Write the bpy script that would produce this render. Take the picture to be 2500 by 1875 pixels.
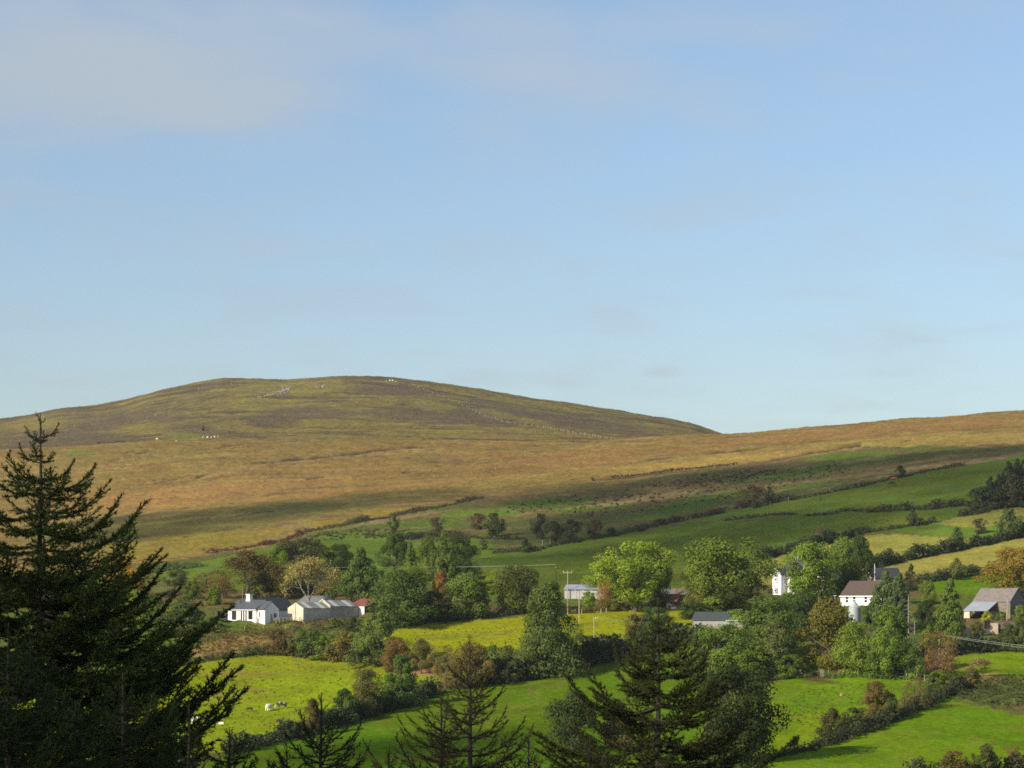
import bpy, math, random
import numpy as np
from mathutils import Vector, Matrix

for o in list(bpy.data.objects):
    bpy.data.objects.remove(o)
SC = bpy.context.scene
COL = SC.collection

# ------------------------------------------------------------------ camera
F = 5639.0      # focal length in photo pixels (2500 wide)
CX, EYE = 1250.0, 1480.0
cam = bpy.data.cameras.new('camera')
cam.sensor_width = 36.0
cam.lens = 36.0 * F / 2500.0
cam.shift_y = (EYE - 937.5) / 2500.0
cam.clip_start, cam.clip_end = 0.5, 30000
camo = bpy.data.objects.new('camera', cam)
COL.objects.link(camo)
camo.rotation_euler = (math.radians(90), 0, 0)
SC.camera = camo

# ------------------------------------------------------------------ light
SUN_EL = math.radians(28)
SUN = Vector((-0.80 * math.cos(SUN_EL), -0.60 * math.cos(SUN_EL), math.sin(SUN_EL)))
world = bpy.data.worlds.new('World')
SC.world = world
world.use_nodes = True
wn, wl = world.node_tree.nodes, world.node_tree.links
wn.clear()
def W(t, **k):
    n = wn.new(t)
    for a, b in k.items():
        setattr(n, a, b)
    return n
def wmath(op, a, b=None, c=None):
    n = W('ShaderNodeMath', operation=op)
    for i, v in enumerate((a, b, c)):
        if v is None:
            continue
        if isinstance(v, (int, float)):
            n.inputs[i].default_value = v
        else:
            wl.new(v, n.inputs[i])
    return n.outputs[0]
sky = W('ShaderNodeTexSky', sky_type='NISHITA')
sky.sun_disc = False
sky.sun_elevation = SUN_EL
sky.sun_rotation = math.atan2(SUN.x, SUN.y)
sky.air_density, sky.dust_density, sky.ozone_density = 1.0, 0.8, 2.0
SKY_STRENGTH = 0.115
grade = W('ShaderNodeMix', data_type='RGBA', blend_type='MULTIPLY')
grade.inputs['Factor'].default_value = 1
wl.new(sky.outputs[0], grade.inputs['A'])
grade.inputs['B'].default_value = (0.945, 0.94, 0.94, 1)
# soft thin clouds, by direction of view
tc = W('ShaderNodeTexCoord')
sep = W('ShaderNodeSeparateXYZ')
wl.new(tc.outputs['Generated'], sep.inputs[0])
zc = wmath('MAXIMUM', sep.outputs[2], 0.03)
px_ = wmath('DIVIDE', sep.outputs[0], wmath('ADD', zc, 0.12))
py_ = wmath('DIVIDE', sep.outputs[1], wmath('ADD', zc, 0.12))
comb = W('ShaderNodeCombineXYZ')
wl.new(px_, comb.inputs[0]); wl.new(py_, comb.inputs[1])
noi = W('ShaderNodeTexNoise')
noi.inputs['Scale'].default_value = 3.4
noi.inputs['Detail'].default_value = 8
noi.inputs['Roughness'].default_value = 0.52
noi.inputs['Distortion'].default_value = 0.35
wl.new(comb.outputs[0], noi.inputs['Vector'])
ny = wmath('MAXIMUM', sep.outputs[1], 0.05)
tx = wmath('DIVIDE', sep.outputs[0], ny)
tz = wmath('DIVIDE', sep.outputs[2], ny)
def blob(u, v, ru, rv):
    a = wmath('DIVIDE', wmath('SUBTRACT', tx, (u - CX) / F), ru / F)
    b = wmath('DIVIDE', wmath('SUBTRACT', tz, (EYE - v) / F), rv / F)
    d = wmath('SQRT', wmath('ADD', wmath('MULTIPLY', a, a), wmath('MULTIPLY', b, b)))
    m = W('ShaderNodeMapRange', interpolation_type='SMOOTHSTEP')
    wl.new(d, m.inputs[0])
    m.inputs[1].default_value, m.inputs[2].default_value = 1.0, 0.0
    m.inputs[3].default_value, m.inputs[4].default_value = 0.0, 1.0
    return m.outputs[0]
blobs = None
for u, v, ru, rv, k in [(250, 130, 900, 300, .85), (120, 160, 620, 330, .95), (480, 240, 620, 150, .85), (650, 40, 700, 130, .55),
                        (1330, 200, 620, 190, .46), (1120, 60, 620, 140, .42), (1680, 60, 480, 130, .42), (1620, 240, 460, 110, .34), (2150, 190, 380, 90, .22),
                        (1620, 905, 90, 28, .42), (180, 945, 150, 40, .3), (20, 370, 120, 50, .3)]:
    b = wmath('MULTIPLY', blob(u, v, ru, rv), k)
    blobs = b if blobs is None else wmath('MAXIMUM', blobs, b)
cov = wmath('ADD', wmath('MULTIPLY', blobs, 0.60), wmath('SUBTRACT', noi.outputs['Fac'], 0.60))
mr = W('ShaderNodeMapRange', interpolation_type='SMOOTHSTEP')
wl.new(cov, mr.inputs[0])
mr.inputs[1].default_value, mr.inputs[2].default_value = -0.22, 0.50
mr.inputs[3].default_value, mr.inputs[4].default_value = 0.0, 0.66
cm = W('ShaderNodeMix', data_type='RGBA')
wl.new(mr.outputs[0], cm.inputs['Factor'])
wl.new(grade.outputs['Result'], cm.inputs['A'])
cm.inputs['B'].default_value = (3.25, 3.5, 3.62, 1)
hzn = W('ShaderNodeMapRange')
wl.new(sep.outputs[2], hzn.inputs[0])
hzn.inputs[1].default_value, hzn.inputs[2].default_value, hzn.inputs[3].default_value, hzn.inputs[4].default_value = 0.02, 0.24, 0.80, 1.0
bg = W('ShaderNodeBackground')
wl.new(wmath('MULTIPLY', hzn.outputs[0], SKY_STRENGTH), bg.inputs['Strength'])
wl.new(cm.outputs['Result'], bg.inputs['Color'])
wout = W('ShaderNodeOutputWorld')
wl.new(bg.outputs[0], wout.inputs[0])

sl = bpy.data.lights.new('sun', 'SUN')
sl.energy = 4.6
sl.angle = math.radians(0.53)
sl.color = (1.0, 0.89, 0.72)
so = bpy.data.objects.new('sun', sl)
COL.objects.link(so)
so.rotation_euler = SUN.to_track_quat('Z', 'Y').to_euler()
so.location = (-300, -200, 300)

SC.view_settings.view_transform = 'Standard'
SC.view_settings.look = 'None'
SC.view_settings.exposure = 0.52
SC.view_settings.gamma = 1
SC.view_settings.use_curve_mapping = False
SC.cycles.max_bounces = 5
SC.cycles.diffuse_bounces = 2
SC.cycles.transparent_max_bounces = 32
SC.cycles.volume_bounces = 0
SC.cycles.use_adaptive_sampling = False
SC.cycles.use_denoising = False
SC.cycles.filter_width = 1.7

# ------------------------------------------------------------------ numeric helpers
RNG = np.random.default_rng(7)
def pchip(x, y, xi):
    """monotone cubic along axis 0 of y"""
    x = np.asarray(x, float); y = np.asarray(y, float)
    h = np.diff(x); sh = (len(h),) + (1,) * (y.ndim - 1)
    d = np.diff(y, axis=0) / h.reshape(sh)
    m = np.zeros_like(y)
    w1 = (2 * h[1:] + h[:-1]).reshape((-1,) + sh[1:]); w2 = (h[1:] + 2 * h[:-1]).reshape((-1,) + sh[1:])
    with np.errstate(divide='ignore', invalid='ignore'):
        mm = (w1 + w2) / (w1 / d[:-1] + w2 / d[1:])
    m[1:-1] = np.where(d[:-1] * d[1:] > 0, mm, 0)
    m[0], m[-1] = d[0], d[-1]
    k = np.clip(np.searchsorted(x, xi) - 1, 0, len(h) - 1)
    hs = h[k]; t = ((xi - x[k]) / hs)
    ex = (slice(None),) + (None,) * (y.ndim - 1)
    t = t[ex]; hs = hs[ex]
    return ((2*t**3 - 3*t**2 + 1) * y[k] + (t**3 - 2*t**2 + t) * hs * m[k] + (-2*t**3 + 3*t**2) * y[k+1] + (t**3 - t**2) * hs * m[k+1])

_perm = np.random.default_rng(3).random((256, 256))
def vnoise(x, y):
    xi = np.floor(x).astype(int); yi = np.floor(y).astype(int)
    fx = x - xi; fy = y - yi
    fx = fx * fx * (3 - 2 * fx); fy = fy * fy * (3 - 2 * fy)
    g = lambda a, b: _perm[a & 255, b & 255]
    return (g(xi, yi) * (1 - fx) + g(xi + 1, yi) * fx) * (1 - fy) + (g(xi, yi + 1) * (1 - fx) + g(xi + 1, yi + 1) * fx) * fy
def fbm(x, y, o=4):
    s, a, t = 0, 1.0, 0
    for k in range(o):
        s = s + a * vnoise(x * 2**k + 17.3 * k, y * 2**k + 5.1 * k); t += a; a *= .5
    return s / t
def inpoly(u, v, poly):
    r = np.zeros(u.shape, bool)
    n = len(poly)
    for i in range(n):
        x1, y1 = poly[i]; x2, y2 = poly[(i + 1) % n]
        if y1 == y2:
            continue
        c = ((v >= min(y1, y2)) & (v < max(y1, y2)))
        xx = x1 + (v - y1) / (y2 - y1) * (x2 - x1)
        r ^= c & (u < xx)
    return r
def polydist(u, v, line, vs=1.0):
    best = np.full(u.shape, 1e9)
    for (x1, y1), (x2, y2) in zip(line[:-1], line[1:]):
        dx, dy = x2 - x1, (y2 - y1) * vs
        t = np.clip(((u - x1) * dx + (v - y1) * vs * dy) / (dx * dx + dy * dy), 0, 1)
        best = np.minimum(best, np.hypot(u - x1 - t * dx, (v - y1) * vs - t * dy))
    return best

# ------------------------------------------------------------------ shape of the land
# heights given along distance for several bearings, in terms of where each distance stands against the eye level
DK = [340, 440, 540, 640, 800, 1000, 1250]
UK = [-1500, -600, 0, 600, 1250, 1755, 2100, 2500, 3100, 4500]
VK = np.array([
    [1900, 1760, 1560, 1490, 1420, 1310, 1150],
    [1898, 1750, 1540, 1470, 1400, 1290, 1120],
    [1895, 1745, 1530, 1455, 1385, 1275, 1100],
    [1885, 1737, 1513, 1425, 1340, 1230, 1077],
    [1875, 1700, 1500, 1415, 1310, 1195, 1078],
    [1865, 1680, 1490, 1400, 1255, 1150, 1062],
    [1855, 1665, 1480, 1385, 1195, 1110, 1034],
    [1840, 1645, 1465, 1360, 1150, 1075, 1004],
    [1825, 1620, 1440, 1320, 1110, 1045,  968],
    [1800, 1590, 1400, 1280, 1080, 1020,  950]], float)
SKYL = [(-1500, 1130), (-600, 1085), (-300, 1055), (0, 1029), (68, 1017), (147, 1000), (226, 994), (300, 981), (345, 968), (390, 957), (465, 942), (542, 930), (620, 928), (700, 930), (770, 925), (836, 922),
        (900, 924), (983, 930), (1107, 945), (1243, 967), (1379, 988), (1503, 1006), (1627, 1027), (1695, 1043), (1752, 1061), (1830, 1085), (2000, 1140), (2500, 1230), (4500, 1300)]
NEARK = [(-120, 3.0), (-30, -0.2), (5, -1.7), (30, -5.5), (65, -12), (150, -22), (240, -26)]
TU = np.arange(-1500, 4501, 10.0)
TD = np.arange(-120, 3000, 4.0)
zk = (EYE - VK) / F * np.array(DK)[None, :]
zk_u = pchip(UK, zk, TU)
ends = zk_u[:, -1]
vc = EYE - ends * F / 1250
vh = np.interp(TU, [a for a, b in SKYL], [b for a, b in SKYL])
right = np.clip((TU - 1350) / 400, 0, 1)
def zat(v, D):
    return (EYE - v) / F * D
hill = [(1340, vc + 1 + 14 * right), (1520, vc + (vh - vc) * .14 + 16 * right), (1800, vc + (vh - vc) * .56 + 10 * right),
        (2020, vc + (vh - vc) * .86 + 3 * right), (2200, vh)]
Dall = [d for d, z in NEARK] + DK + [d for d, v in hill] + [2330, 3000]
Zall = np.concatenate([np.repeat(np.array([[z for d, z in NEARK]]), len(TU), 0), zk_u,
                       np.stack([zat(v, d) for d, v in hill], 1),
                       np.stack([zat(vh, 2200) - 3, zat(vh, 2200) - 110], 1)], 1)
TZ = pchip(Dall, Zall.T, TD).T            # [u, D]
def macro(x, y):
    x = np.asarray(x, float); y = np.asarray(y, float)
    u = np.where(y > 1, x / np.maximum(y, 1) * F + CX, CX)
    fu = np.clip((u - TU[0]) / 10, 0, len(TU) - 1.001); fd = np.clip((y - TD[0]) / 4, 0, len(TD) - 1.001)
    iu = fu.astype(int); idd = fd.astype(int); a = fu - iu; b = fd - idd
    return (TZ[iu, idd] * (1 - a) + TZ[iu + 1, idd] * a) * (1 - b) + (TZ[iu, idd + 1] * (1 - a) + TZ[iu + 1, idd + 1] * a) * b
def micro(x, y):
    far = np.clip((y - 850) / 400, 0, 1)
    mid = np.clip((y - 250) / 100, 0, 1)
    n = (fbm(x / 26, y / 26, 3) - .5) * (0.9 + 1.8 * far) + (fbm(x / 5 + 40, y / 5, 2) - .5) * (0.25 + .5 * far)
    n = n + (fbm(x / 70 + 9, y / 70, 3) - .5) * 3.5 * np.clip((y - 1400) / 300, 0, 1)
    return n * mid
PADS = []      # level ground under the buildings: x, y, half length across, half depth, height
def hz(x, y):
    x = np.asarray(x, float); y = np.asarray(y, float)
    z = macro(x, y) + micro(x, y)
    for (cx, cy, rx, ry, zp) in PADS:
        d = np.maximum(np.abs(x - cx) / rx, np.abs(y - cy) / ry)
        t = np.clip((1.45 - d) / .45, 0, 1); t = t * t * (3 - 2 * t)
        z = z * (1 - t) + zp * t
    return z
_DN = np.arange(280, 1251, 1.0); _DF = np.arange(1345, 2200, 1.0)
def P(u, v, far=False):
    """the point of the land that stands at photo bearing (u, v)"""
    D = _DF if far else _DN
    x = (u - CX) / F * D
    vv = np.minimum.accumulate(EYE - hz(x, D) * F / D)
    k = np.clip(np.searchsorted(-vv, -v), 1, len(D) - 1)
    t = np.clip((vv[k-1] - v) / max(vv[k-1] - vv[k], 1e-6), 0, 1)
    d = D[k-1] + t
    xx = (u - CX) / F * d
    return Vector((xx, d, float(hz(xx, d))))
for (u_, v_, rx_, ry_, dy_) in [(632, 1515, 10.5, 5.5, 0), (780, 1509, 8, 5, 1), (2095, 1480, 9, 6, 0), (1935, 1452, 8, 6, 1), (2390, 1512, 8, 6, 2)]:
    p_ = P(u_, v_); PADS.append((p_.x, p_.y + dy_, rx_, ry_, p_.z - .05))
def at(u, v, D):
    return Vector(((u - CX) / F * D, D, (EYE - v) / F * D))

# ------------------------------------------------------------------ objects
def tag(o, label=None, cat=None, group=None, kind=None):
    if label: o['label'] = label
    if cat: o['category'] = cat
    if group: o['group'] = group
    if kind: o['kind'] = kind
    return o
def empty(name, loc, rz=0.0):
    o = bpy.data.objects.new(name, None)
    o.empty_display_size = 0.3
    o.location = loc; o.rotation_euler = (0, 0, rz)
    COL.objects.link(o)
    return o
def link(name, me, parent=None, loc=(0, 0, 0)):
    o = bpy.data.objects.new(name, me)
    COL.objects.link(o)
    o.parent = parent
    o.location = loc
    return o
def mesh_np(name, V, faces, mat=None, smooth=False, attr=None):
    """faces: int array (n,k)"""
    me = bpy.data.meshes.new(name)
    V = np.ascontiguousarray(V, np.float32); faces = np.ascontiguousarray(faces, np.int32)
    n, k = faces.shape
    me.vertices.add(len(V)); me.vertices.foreach_set('co', V.ravel())
    me.loops.add(n * k); me.loops.foreach_set('vertex_index', faces.ravel())
    me.polygons.add(n)
    me.polygons.foreach_set('loop_start', np.arange(0, n * k, k, dtype=np.int32))
    me.polygons.foreach_set('loop_total', np.full(n, k, np.int32))
    if smooth:
        me.polygons.foreach_set('use_smooth', np.ones(n, bool))
    if attr is not None:
        for an, (typ, dom, data) in attr.items():
            a = me.attributes.new(an, typ, dom)
            a.data.foreach_set('color' if typ == 'FLOAT_COLOR' else 'value', np.ascontiguousarray(data, np.float32).ravel())
    me.update(calc_edges=True)
    if mat: me.materials.append(mat)
    return me

class MB:
    """collects solids, then makes ONE mesh"""
    def __init__(s): s.v = []; s.f = []
    def add(s, vs, fs):
        b = len(s.v); s.v += [tuple(p) for p in vs]; s.f += [tuple(i + b for i in f) for f in fs]
        return s
    def box(s, x0, y0, z0, x1, y1, z1):
        vs = [(x, y, z) for z in (z0, z1) for y in (y0, y1) for x in (x0, x1)]
        return s.add(vs, [(0, 2, 3, 1), (4, 5, 7, 6), (0, 1, 5, 4), (2, 6, 7, 3), (0, 4, 6, 2), (1, 3, 7, 5)])
    def tube(s, p, q, r0, r1=None, n=6):
        p, q = Vector(p), Vector(q); r1 = r0 if r1 is None else r1
        d = (q - p).normalized(); a = d.orthogonal().normalized(); b = d.cross(a)
        vs = []
        for c, r in ((p, r0), (q, r1)):
            for i in range(n):
                t = 2 * math.pi * i / n
                vs.append(c + a * (r * math.cos(t)) + b * (r * math.sin(t)))
        fs = [(i, (i + 1) % n, n + (i + 1) % n, n + i) for i in range(n)] + [tuple(range(n))[::-1], tuple(range(n, 2 * n))]
        return s.add(vs, fs)
    def path(s, pts, r, n=5):
        for a, b in zip(pts[:-1], pts[1:]): s.tube(a, b, r, r, n)
        return s
    def prism(s, poly, a, b, axis='y'):
        """extrude a 2-D outline (u,z) along y (or x) from a to b"""
        n = len(poly)
        f = (lambda u, z, t: (u, t, z)) if axis == 'y' else (lambda u, z, t: (t, u, z))
        vs = [f(u, z, a) for u, z in poly] + [f(u, z, b) for u, z in poly]
        fs = [tuple(range(n)), tuple(range(2 * n - 1, n - 1, -1))] + [(i, n + i, n + (i + 1) % n, (i + 1) % n) for i in range(n)]
        return s.add(vs, fs)
    def mesh(s, name, mat):
        me = bpy.data.meshes.new(name)
        me.from_pydata(s.v, [], s.f)
        import bmesh
        bm = bmesh.new(); bm.from_mesh(me)
        bmesh.ops.recalc_face_normals(bm, faces=bm.faces)
        bm.to_mesh(me); bm.free()
        me.materials.append(mat)
        return me
    def build(s, name, mat, parent=None, loc=(0, 0, 0)):
        return link(name, s.mesh(name, mat), parent, loc)

# ------------------------------------------------------------------ materials
def new_mat(name):
    m = bpy.data.materials.new(name); m.use_nodes = True
    nt = m.node_tree; nt.nodes.clear()
    return m, nt, nt.nodes, nt.links
def surf(name, col, rough=.85, vary=.25, scale=1.2, bump=0.0, stretch=(1, 1, 1), metal=0.0, dirt=None):
    """plain surface with uneven tone, and a second tone for dirt and wear"""
    m, nt, N, L = new_mat(name)
    out = N.new('ShaderNodeOutputMaterial'); b = N.new('ShaderNodeBsdfPrincipled')
    L.new(b.outputs[0], out.inputs[0])
    b.inputs['Roughness'].default_value = rough
    b.inputs['Metallic'].default_value = metal
    t = N.new('ShaderNodeTexCoord'); mp = N.new('ShaderNodeMapping'); mp.inputs['Scale'].default_value = stretch
    L.new(t.outputs['Object'], mp.inputs[0])
    n = N.new('ShaderNodeTexNoise'); n.inputs['Scale'].default_value = scale; n.inputs['Detail'].default_value = 6; n.inputs['Roughness'].default_value = .65
    L.new(mp.outputs[0], n.inputs['Vector'])
    r = N.new('ShaderNodeMapRange'); L.new(n.outputs['Fac'], r.inputs[0])
    r.inputs[1].default_value, r.inputs[2].default_value = .3, .7
    mx = N.new('ShaderNodeMix'); mx.data_type = 'RGBA'
    L.new(r.outputs[0], mx.inputs['Factor'])
    d = dirt or tuple(c * (1 - vary) for c in col)
    mx.inputs['A'].default_value = (*d, 1); mx.inputs['B'].default_value = (*[min(1, c * (1 + vary * .5)) for c in col], 1)
    L.new(mx.outputs['Result'], b.inputs['Base Color'])
    if bump:
        bp = N.new('ShaderNodeBump'); bp.inputs['Strength'].default_value = 1; bp.inputs['Distance'].default_value = bump
        L.new(n.outputs['Fac'], bp.inputs['Height']); L.new(bp.outputs[0], b.inputs['Normal'])
    return m
def leaf_mat(name, trans=.3):
    """leaf colour = the object's own colour, varied from leaf to leaf"""
    m, nt, N, L = new_mat(name)
    out = N.new('ShaderNodeOutputMaterial')
    oi = N.new('ShaderNodeObjectInfo'); at_ = N.new('ShaderNodeAttribute'); at_.attribute_name = 'rnd'
    hsv = N.new('ShaderNodeHueSaturation')
    L.new(oi.outputs['Color'], hsv.inputs['Color'])
    r = N.new('ShaderNodeMapRange'); L.new(at_.outputs['Fac'], r.inputs[0]); r.inputs[3].default_value, r.inputs[4].default_value = .70, 1.50
    L.new(r.outputs[0], hsv.inputs['Value'])
    r2 = N.new('ShaderNodeMapRange'); L.new(at_.outputs['Fac'], r2.inputs[0]); r2.inputs[3].default_value, r2.inputs[4].default_value = .515, .487
    L.new(r2.outputs[0], hsv.inputs['Hue'])
    d = N.new('ShaderNodeBsdfDiffuse'); L.new(hsv.outputs[0], d.inputs[0])
    t = N.new('ShaderNodeBsdfTranslucent'); L.new(hsv.outputs[0], t.inputs[0])
    mx = N.new('ShaderNodeMixShader'); mx.inputs[0].default_value = trans
    L.new(d.outputs[0], mx.inputs[1]); L.new(t.outputs[0], mx.inputs[2]); L.new(mx.outputs[0], out.inputs[0])
    return m
M_LEAF = leaf_mat('leaves', .34)
M_NEEDLE = leaf_mat('needles', .2)
M_BARK = surf('bark', (.10, .085, .065), .95, .4, 3, .02, (1, 1, .3))
M_BARKG = surf('pale_bark', (.26, .24, .19), .95, .35, 3, .02, (1, 1, .3))
M_TWIG = surf('twig_bark', (.055, .042, .03), .95, .3, 6)
# ------------------------------------------------------------------ the ground as one fan-shaped sheet, cut into fields
def ground_mat(name, fine=1.0, bumpd=.25, streak=(1, 1, 1)):
    m, nt, N, L = new_mat(name)
    out = N.new('ShaderNodeOutputMaterial'); b = N.new('ShaderNodeBsdfPrincipled'); L.new(b.outputs[0], out.inputs[0])
    b.inputs['Roughness'].default_value = 1.0; b.inputs['Specular IOR Level'].default_value = 0.0
    a = N.new('ShaderNodeAttribute'); a.attribute_name = 'tint'
    t = N.new('ShaderNodeTexCoord'); mp = N.new('ShaderNodeMapping'); mp.inputs['Scale'].default_value = streak
    L.new(t.outputs['Object'], mp.inputs[0])
    def noise(sc, det=5):
        n = N.new('ShaderNodeTexNoise'); n.inputs['Scale'].default_value = sc; n.inputs['Detail'].default_value = det; n.inputs['Roughness'].default_value = .7
        L.new(mp.outputs[0], n.inputs['Vector']); return n
    n1, n2 = noise(fine), noise(fine * .17, 3)
    r = N.new('ShaderNodeMapRange'); L.new(n1.outputs['Fac'], r.inputs[0]); r.inputs[1].default_value, r.inputs[2].default_value = .28, .72
    r.inputs[3].default_value, r.inputs[4].default_value = .64, 1.32
    r2 = N.new('ShaderNodeMapRange'); L.new(n2.outputs['Fac'], r2.inputs[0]); r2.inputs[1].default_value, r2.inputs[2].default_value = .3, .7
    r2.inputs[3].default_value, r2.inputs[4].default_value = .86, 1.12
    mu = N.new('ShaderNodeMath'); mu.operation = 'MULTIPLY'; L.new(r.outputs[0], mu.inputs[0]); L.new(r2.outputs[0], mu.inputs[1])
    h = N.new('ShaderNodeHueSaturation'); L.new(a.outputs['Color'], h.inputs['Color']); L.new(mu.outputs[0], h.inputs['Value'])
    hh = N.new('ShaderNodeMapRange'); L.new(n2.outputs['Fac'], hh.inputs[0]); hh.inputs[1].default_value, hh.inputs[2].default_value = .3, .7
    hh.inputs[3].default_value, hh.inputs[4].default_value = .488, .512
    L.new(hh.outputs[0], h.inputs['Hue'])
    L.new(h.outputs[0], b.inputs['Base Color'])
    bp = N.new('ShaderNodeBump'); bp.inputs['Strength'].default_value = 1; bp.inputs['Distance'].default_value = bumpd
    L.new(n1.outputs['Fac'], bp.inputs['Height']); L.new(bp.outputs[0], b.inputs['Normal'])
    return m
M_PASTURE = ground_mat('pasture', .9, .30)
M_MOOR = ground_mat('moor_grass', .42, .8)
M_HILL = ground_mat('hill_heath', .22, 1.4)

us = np.concatenate([np.arange(-3400, -260, 90), np.arange(-260, 2760, 3.6), np.arange(2760, 6000, 90)])
ds = [-118.0]
while ds[-1] < 2900:
    d = ds[-1]
    ds.append(d + (6 if d < 250 else 2.2 if d < 330 else 1.5 if d < 560 else 2.0 if d < 800 else 2.6 if d < 1345 else 6.0 if d < 2240 else 60))
ds = np.array(ds)
APEX = 60.0
yy = np.repeat(ds[None, :], len(us), 0)
fan = np.where(yy > 200, yy, np.maximum(yy * .7 + APEX, 20))
xx = (us[:, None] - CX) / F * fan
uu = np.where(yy > 200, us[:, None], CX + xx / np.maximum(yy, 20) * F)
zz = hz(xx, yy)
vv = EYE - zz / np.maximum(yy, 1) * F
far = yy > 1300
# irregular edges between kinds of ground
ju = uu + (fbm(xx / 9, yy / 9, 3) - .5) * 26
jv = vv + (fbm(xx / 7 + 31, yy / 7, 3) - .5) * 11

col = np.zeros(uu.shape + (3,)); reg = np.zeros(uu.shape, np.int32)
def C3(*c): return np.array(c, float)
def paint(mask, c, k=1.0):
    m = (mask * k)[..., None] if mask.dtype != bool else (mask.astype(float) * k)[..., None]
    col[:] = col * (1 - m) + np.asarray(c) * m
def sm(x, a, b):
    t = np.clip((x - a) / (b - a), 0, 1); return t * t * (3 - 2 * t)
n_big = fbm(xx / 130, yy / 130, 4); n_mid = fbm(xx / 38 + 11, yy / 38, 4); n_str = fbm(xx / 55 + 3, yy / 14, 4); n_fin = fbm(xx / 11 + 7, yy / 11, 3)

MOOR = C3(.220, .142, .042); MOOR2 = C3(.250, .178, .052); HEATH = C3(.108, .081, .047); OLIVE = C3(.166, .132, .036); OLIVE2 = C3(.122, .116, .028)
STRAW = C3(.270, .195, .088); PEAT_SHADE = C3(.040, .027, .020); BRACK = C3(.150, .092, .040)
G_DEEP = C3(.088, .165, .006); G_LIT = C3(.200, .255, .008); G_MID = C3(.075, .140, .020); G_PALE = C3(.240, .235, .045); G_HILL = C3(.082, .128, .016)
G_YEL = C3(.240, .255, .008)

# -- moor by default, rough pasture lower down
paint(np.ones(uu.shape, bool), MOOR)
paint(sm(n_str, .45, .62), MOOR2, .8)
paint(sm(n_mid, .55, .72), OLIVE, .55)
paint(sm(n_fin, .60, .8), HEATH, .35)
n_thin = fbm(xx / 46 + yy / 30, yy / 4.5 - xx / 40, 3)
paint(sm(n_thin, .56, .70), HEATH * .75 + MOOR * .2, .55)
paint(sm(1 - n_thin, .60, .72), STRAW * .9 + MOOR * .2, .35)
# far hill
h = far
jh = np.clip((vv - 930) / 150, 0, 1)
hm = sm(n_big + (n_mid - .5) * .7, .42, .62)
paint(h, OLIVE)
paint(h * hm, HEATH * .95 + OLIVE2 * .15, .85)
paint(h * sm(n_mid, .60, .72), C3(.200, .165, .036), .6)
paint(h * sm(vv, 1010, 1075), MOOR * .55 + OLIVE * .5, .7)
paint(h * sm(n_fin, .58, .75), OLIVE2 * .75, .5)
n_th2 = fbm(xx / 60, yy / 14 + xx / 120, 4)
paint(h * sm(n_th2, .54, .66), HEATH * .7, .7)
paint(h * sm(1 - n_th2, .56, .68), C3(.205, .170, .036), .6)
def blobm(u, v, ru, rv, ang=0.0):
    a = (uu - u) / ru; b = (vv - v - ang * (uu - u)) / rv
    return 1 - sm(np.hypot(a, b) + (n_fin - .5) * .9 + (n_mid - .5) * .5, .55, 1.05)
for (u, v, ru, rv, a) in [(300, 1030, 210, 30, -.06), (120, 1075, 260, 42, -.05), (760, 1008, 150, 20, 0), (480, 1048, 150, 16, 0), (1080, 1015, 200, 26, .06), (1300, 1015, 260, 22, .12), (1480, 1045, 200, 18, .16), (950, 955, 130, 14, .05), (620, 1030, 130, 14, 0)]:
    paint(blobm(u, v, ru, rv, a) * h, HEATH, .8)
for (u, v, ru, rv, a) in [(700, 950, 190, 22, -.05), (600, 985, 150, 20, 0), (900, 985, 140, 14, -.08), (350, 1045, 90, 16, -.1), (560, 1040, 60, 16, 0), (1060, 990, 90, 14, .1), (90, 1035, 120, 16, -.1), (1260, 1020, 120, 8, .2)]:
    paint(blobm(u, v, ru, rv, a) * h, C3(.200, .165, .036), .6)
for (u, v, ru, rv) in [(455, 1066, 65, 12), (200, 1105, 60, 10), (800, 1077, 36, 6)]:
    paint(blobm(u, v, ru, rv), G_HILL * 1.25 + C3(.05, .02, .012), .6)
# moor bands of colour
near = ~far
for (u, v, ru, rv, a, c, k) in [
    (430, 1215, 420, 26, -.10, C3(.285, .165, .052), .8), (900, 1200, 420, 14, -.09, C3(.275, .158, .050), .75), (1450, 1120, 420, 20, -.08, C3(.236, .138, .046), .8),
    (1350, 1168, 420, 14, -.09, C3(.315, .205, .052), .85), (1750, 1125, 330, 14, -.10, C3(.315, .215, .052), .8), (2150, 1050, 420, 18, -.09, C3(.238, .140, .048), .8),
    (2250, 1075, 330, 18, -.05, C3(.270, .200, .050), .7), (350, 1110, 330, 20, -.10, OLIVE * 1.05, .6), (800, 1100, 300, 22, -.08, MOOR * .75 + OLIVE * .3, .6), (300, 1170, 300, 18, -.1, OLIVE * .9 + MOOR * .2, .6),
    (1150, 1150, 260, 12, -.05, MOOR * .8, .6), (500, 1275, 520, 40, -.12, OLIVE2 * 1.15, .75), (1150, 1190, 500, 18, -.09, OLIVE, .7), (1750, 1150, 420, 16, -.1, OLIVE2 * 1.1, .8),
    (450, 1330, 300, 26, -.12, C3(.205, .165, .026), .85), (800, 1275, 260, 16, -.14, C3(.225, .165, .030), .85), (1100, 1235, 220, 10, -.12, C3(.235, .170, .035), .7),
    (2350, 1130, 300, 18, -.12, C3(.15, .10, .045), .7), (2300, 1105, 260, 10, -.05, C3(.08, .06, .03), .6)]:
    paint(blobm(u, v, ru, rv, a) * near, c, k)
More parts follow.
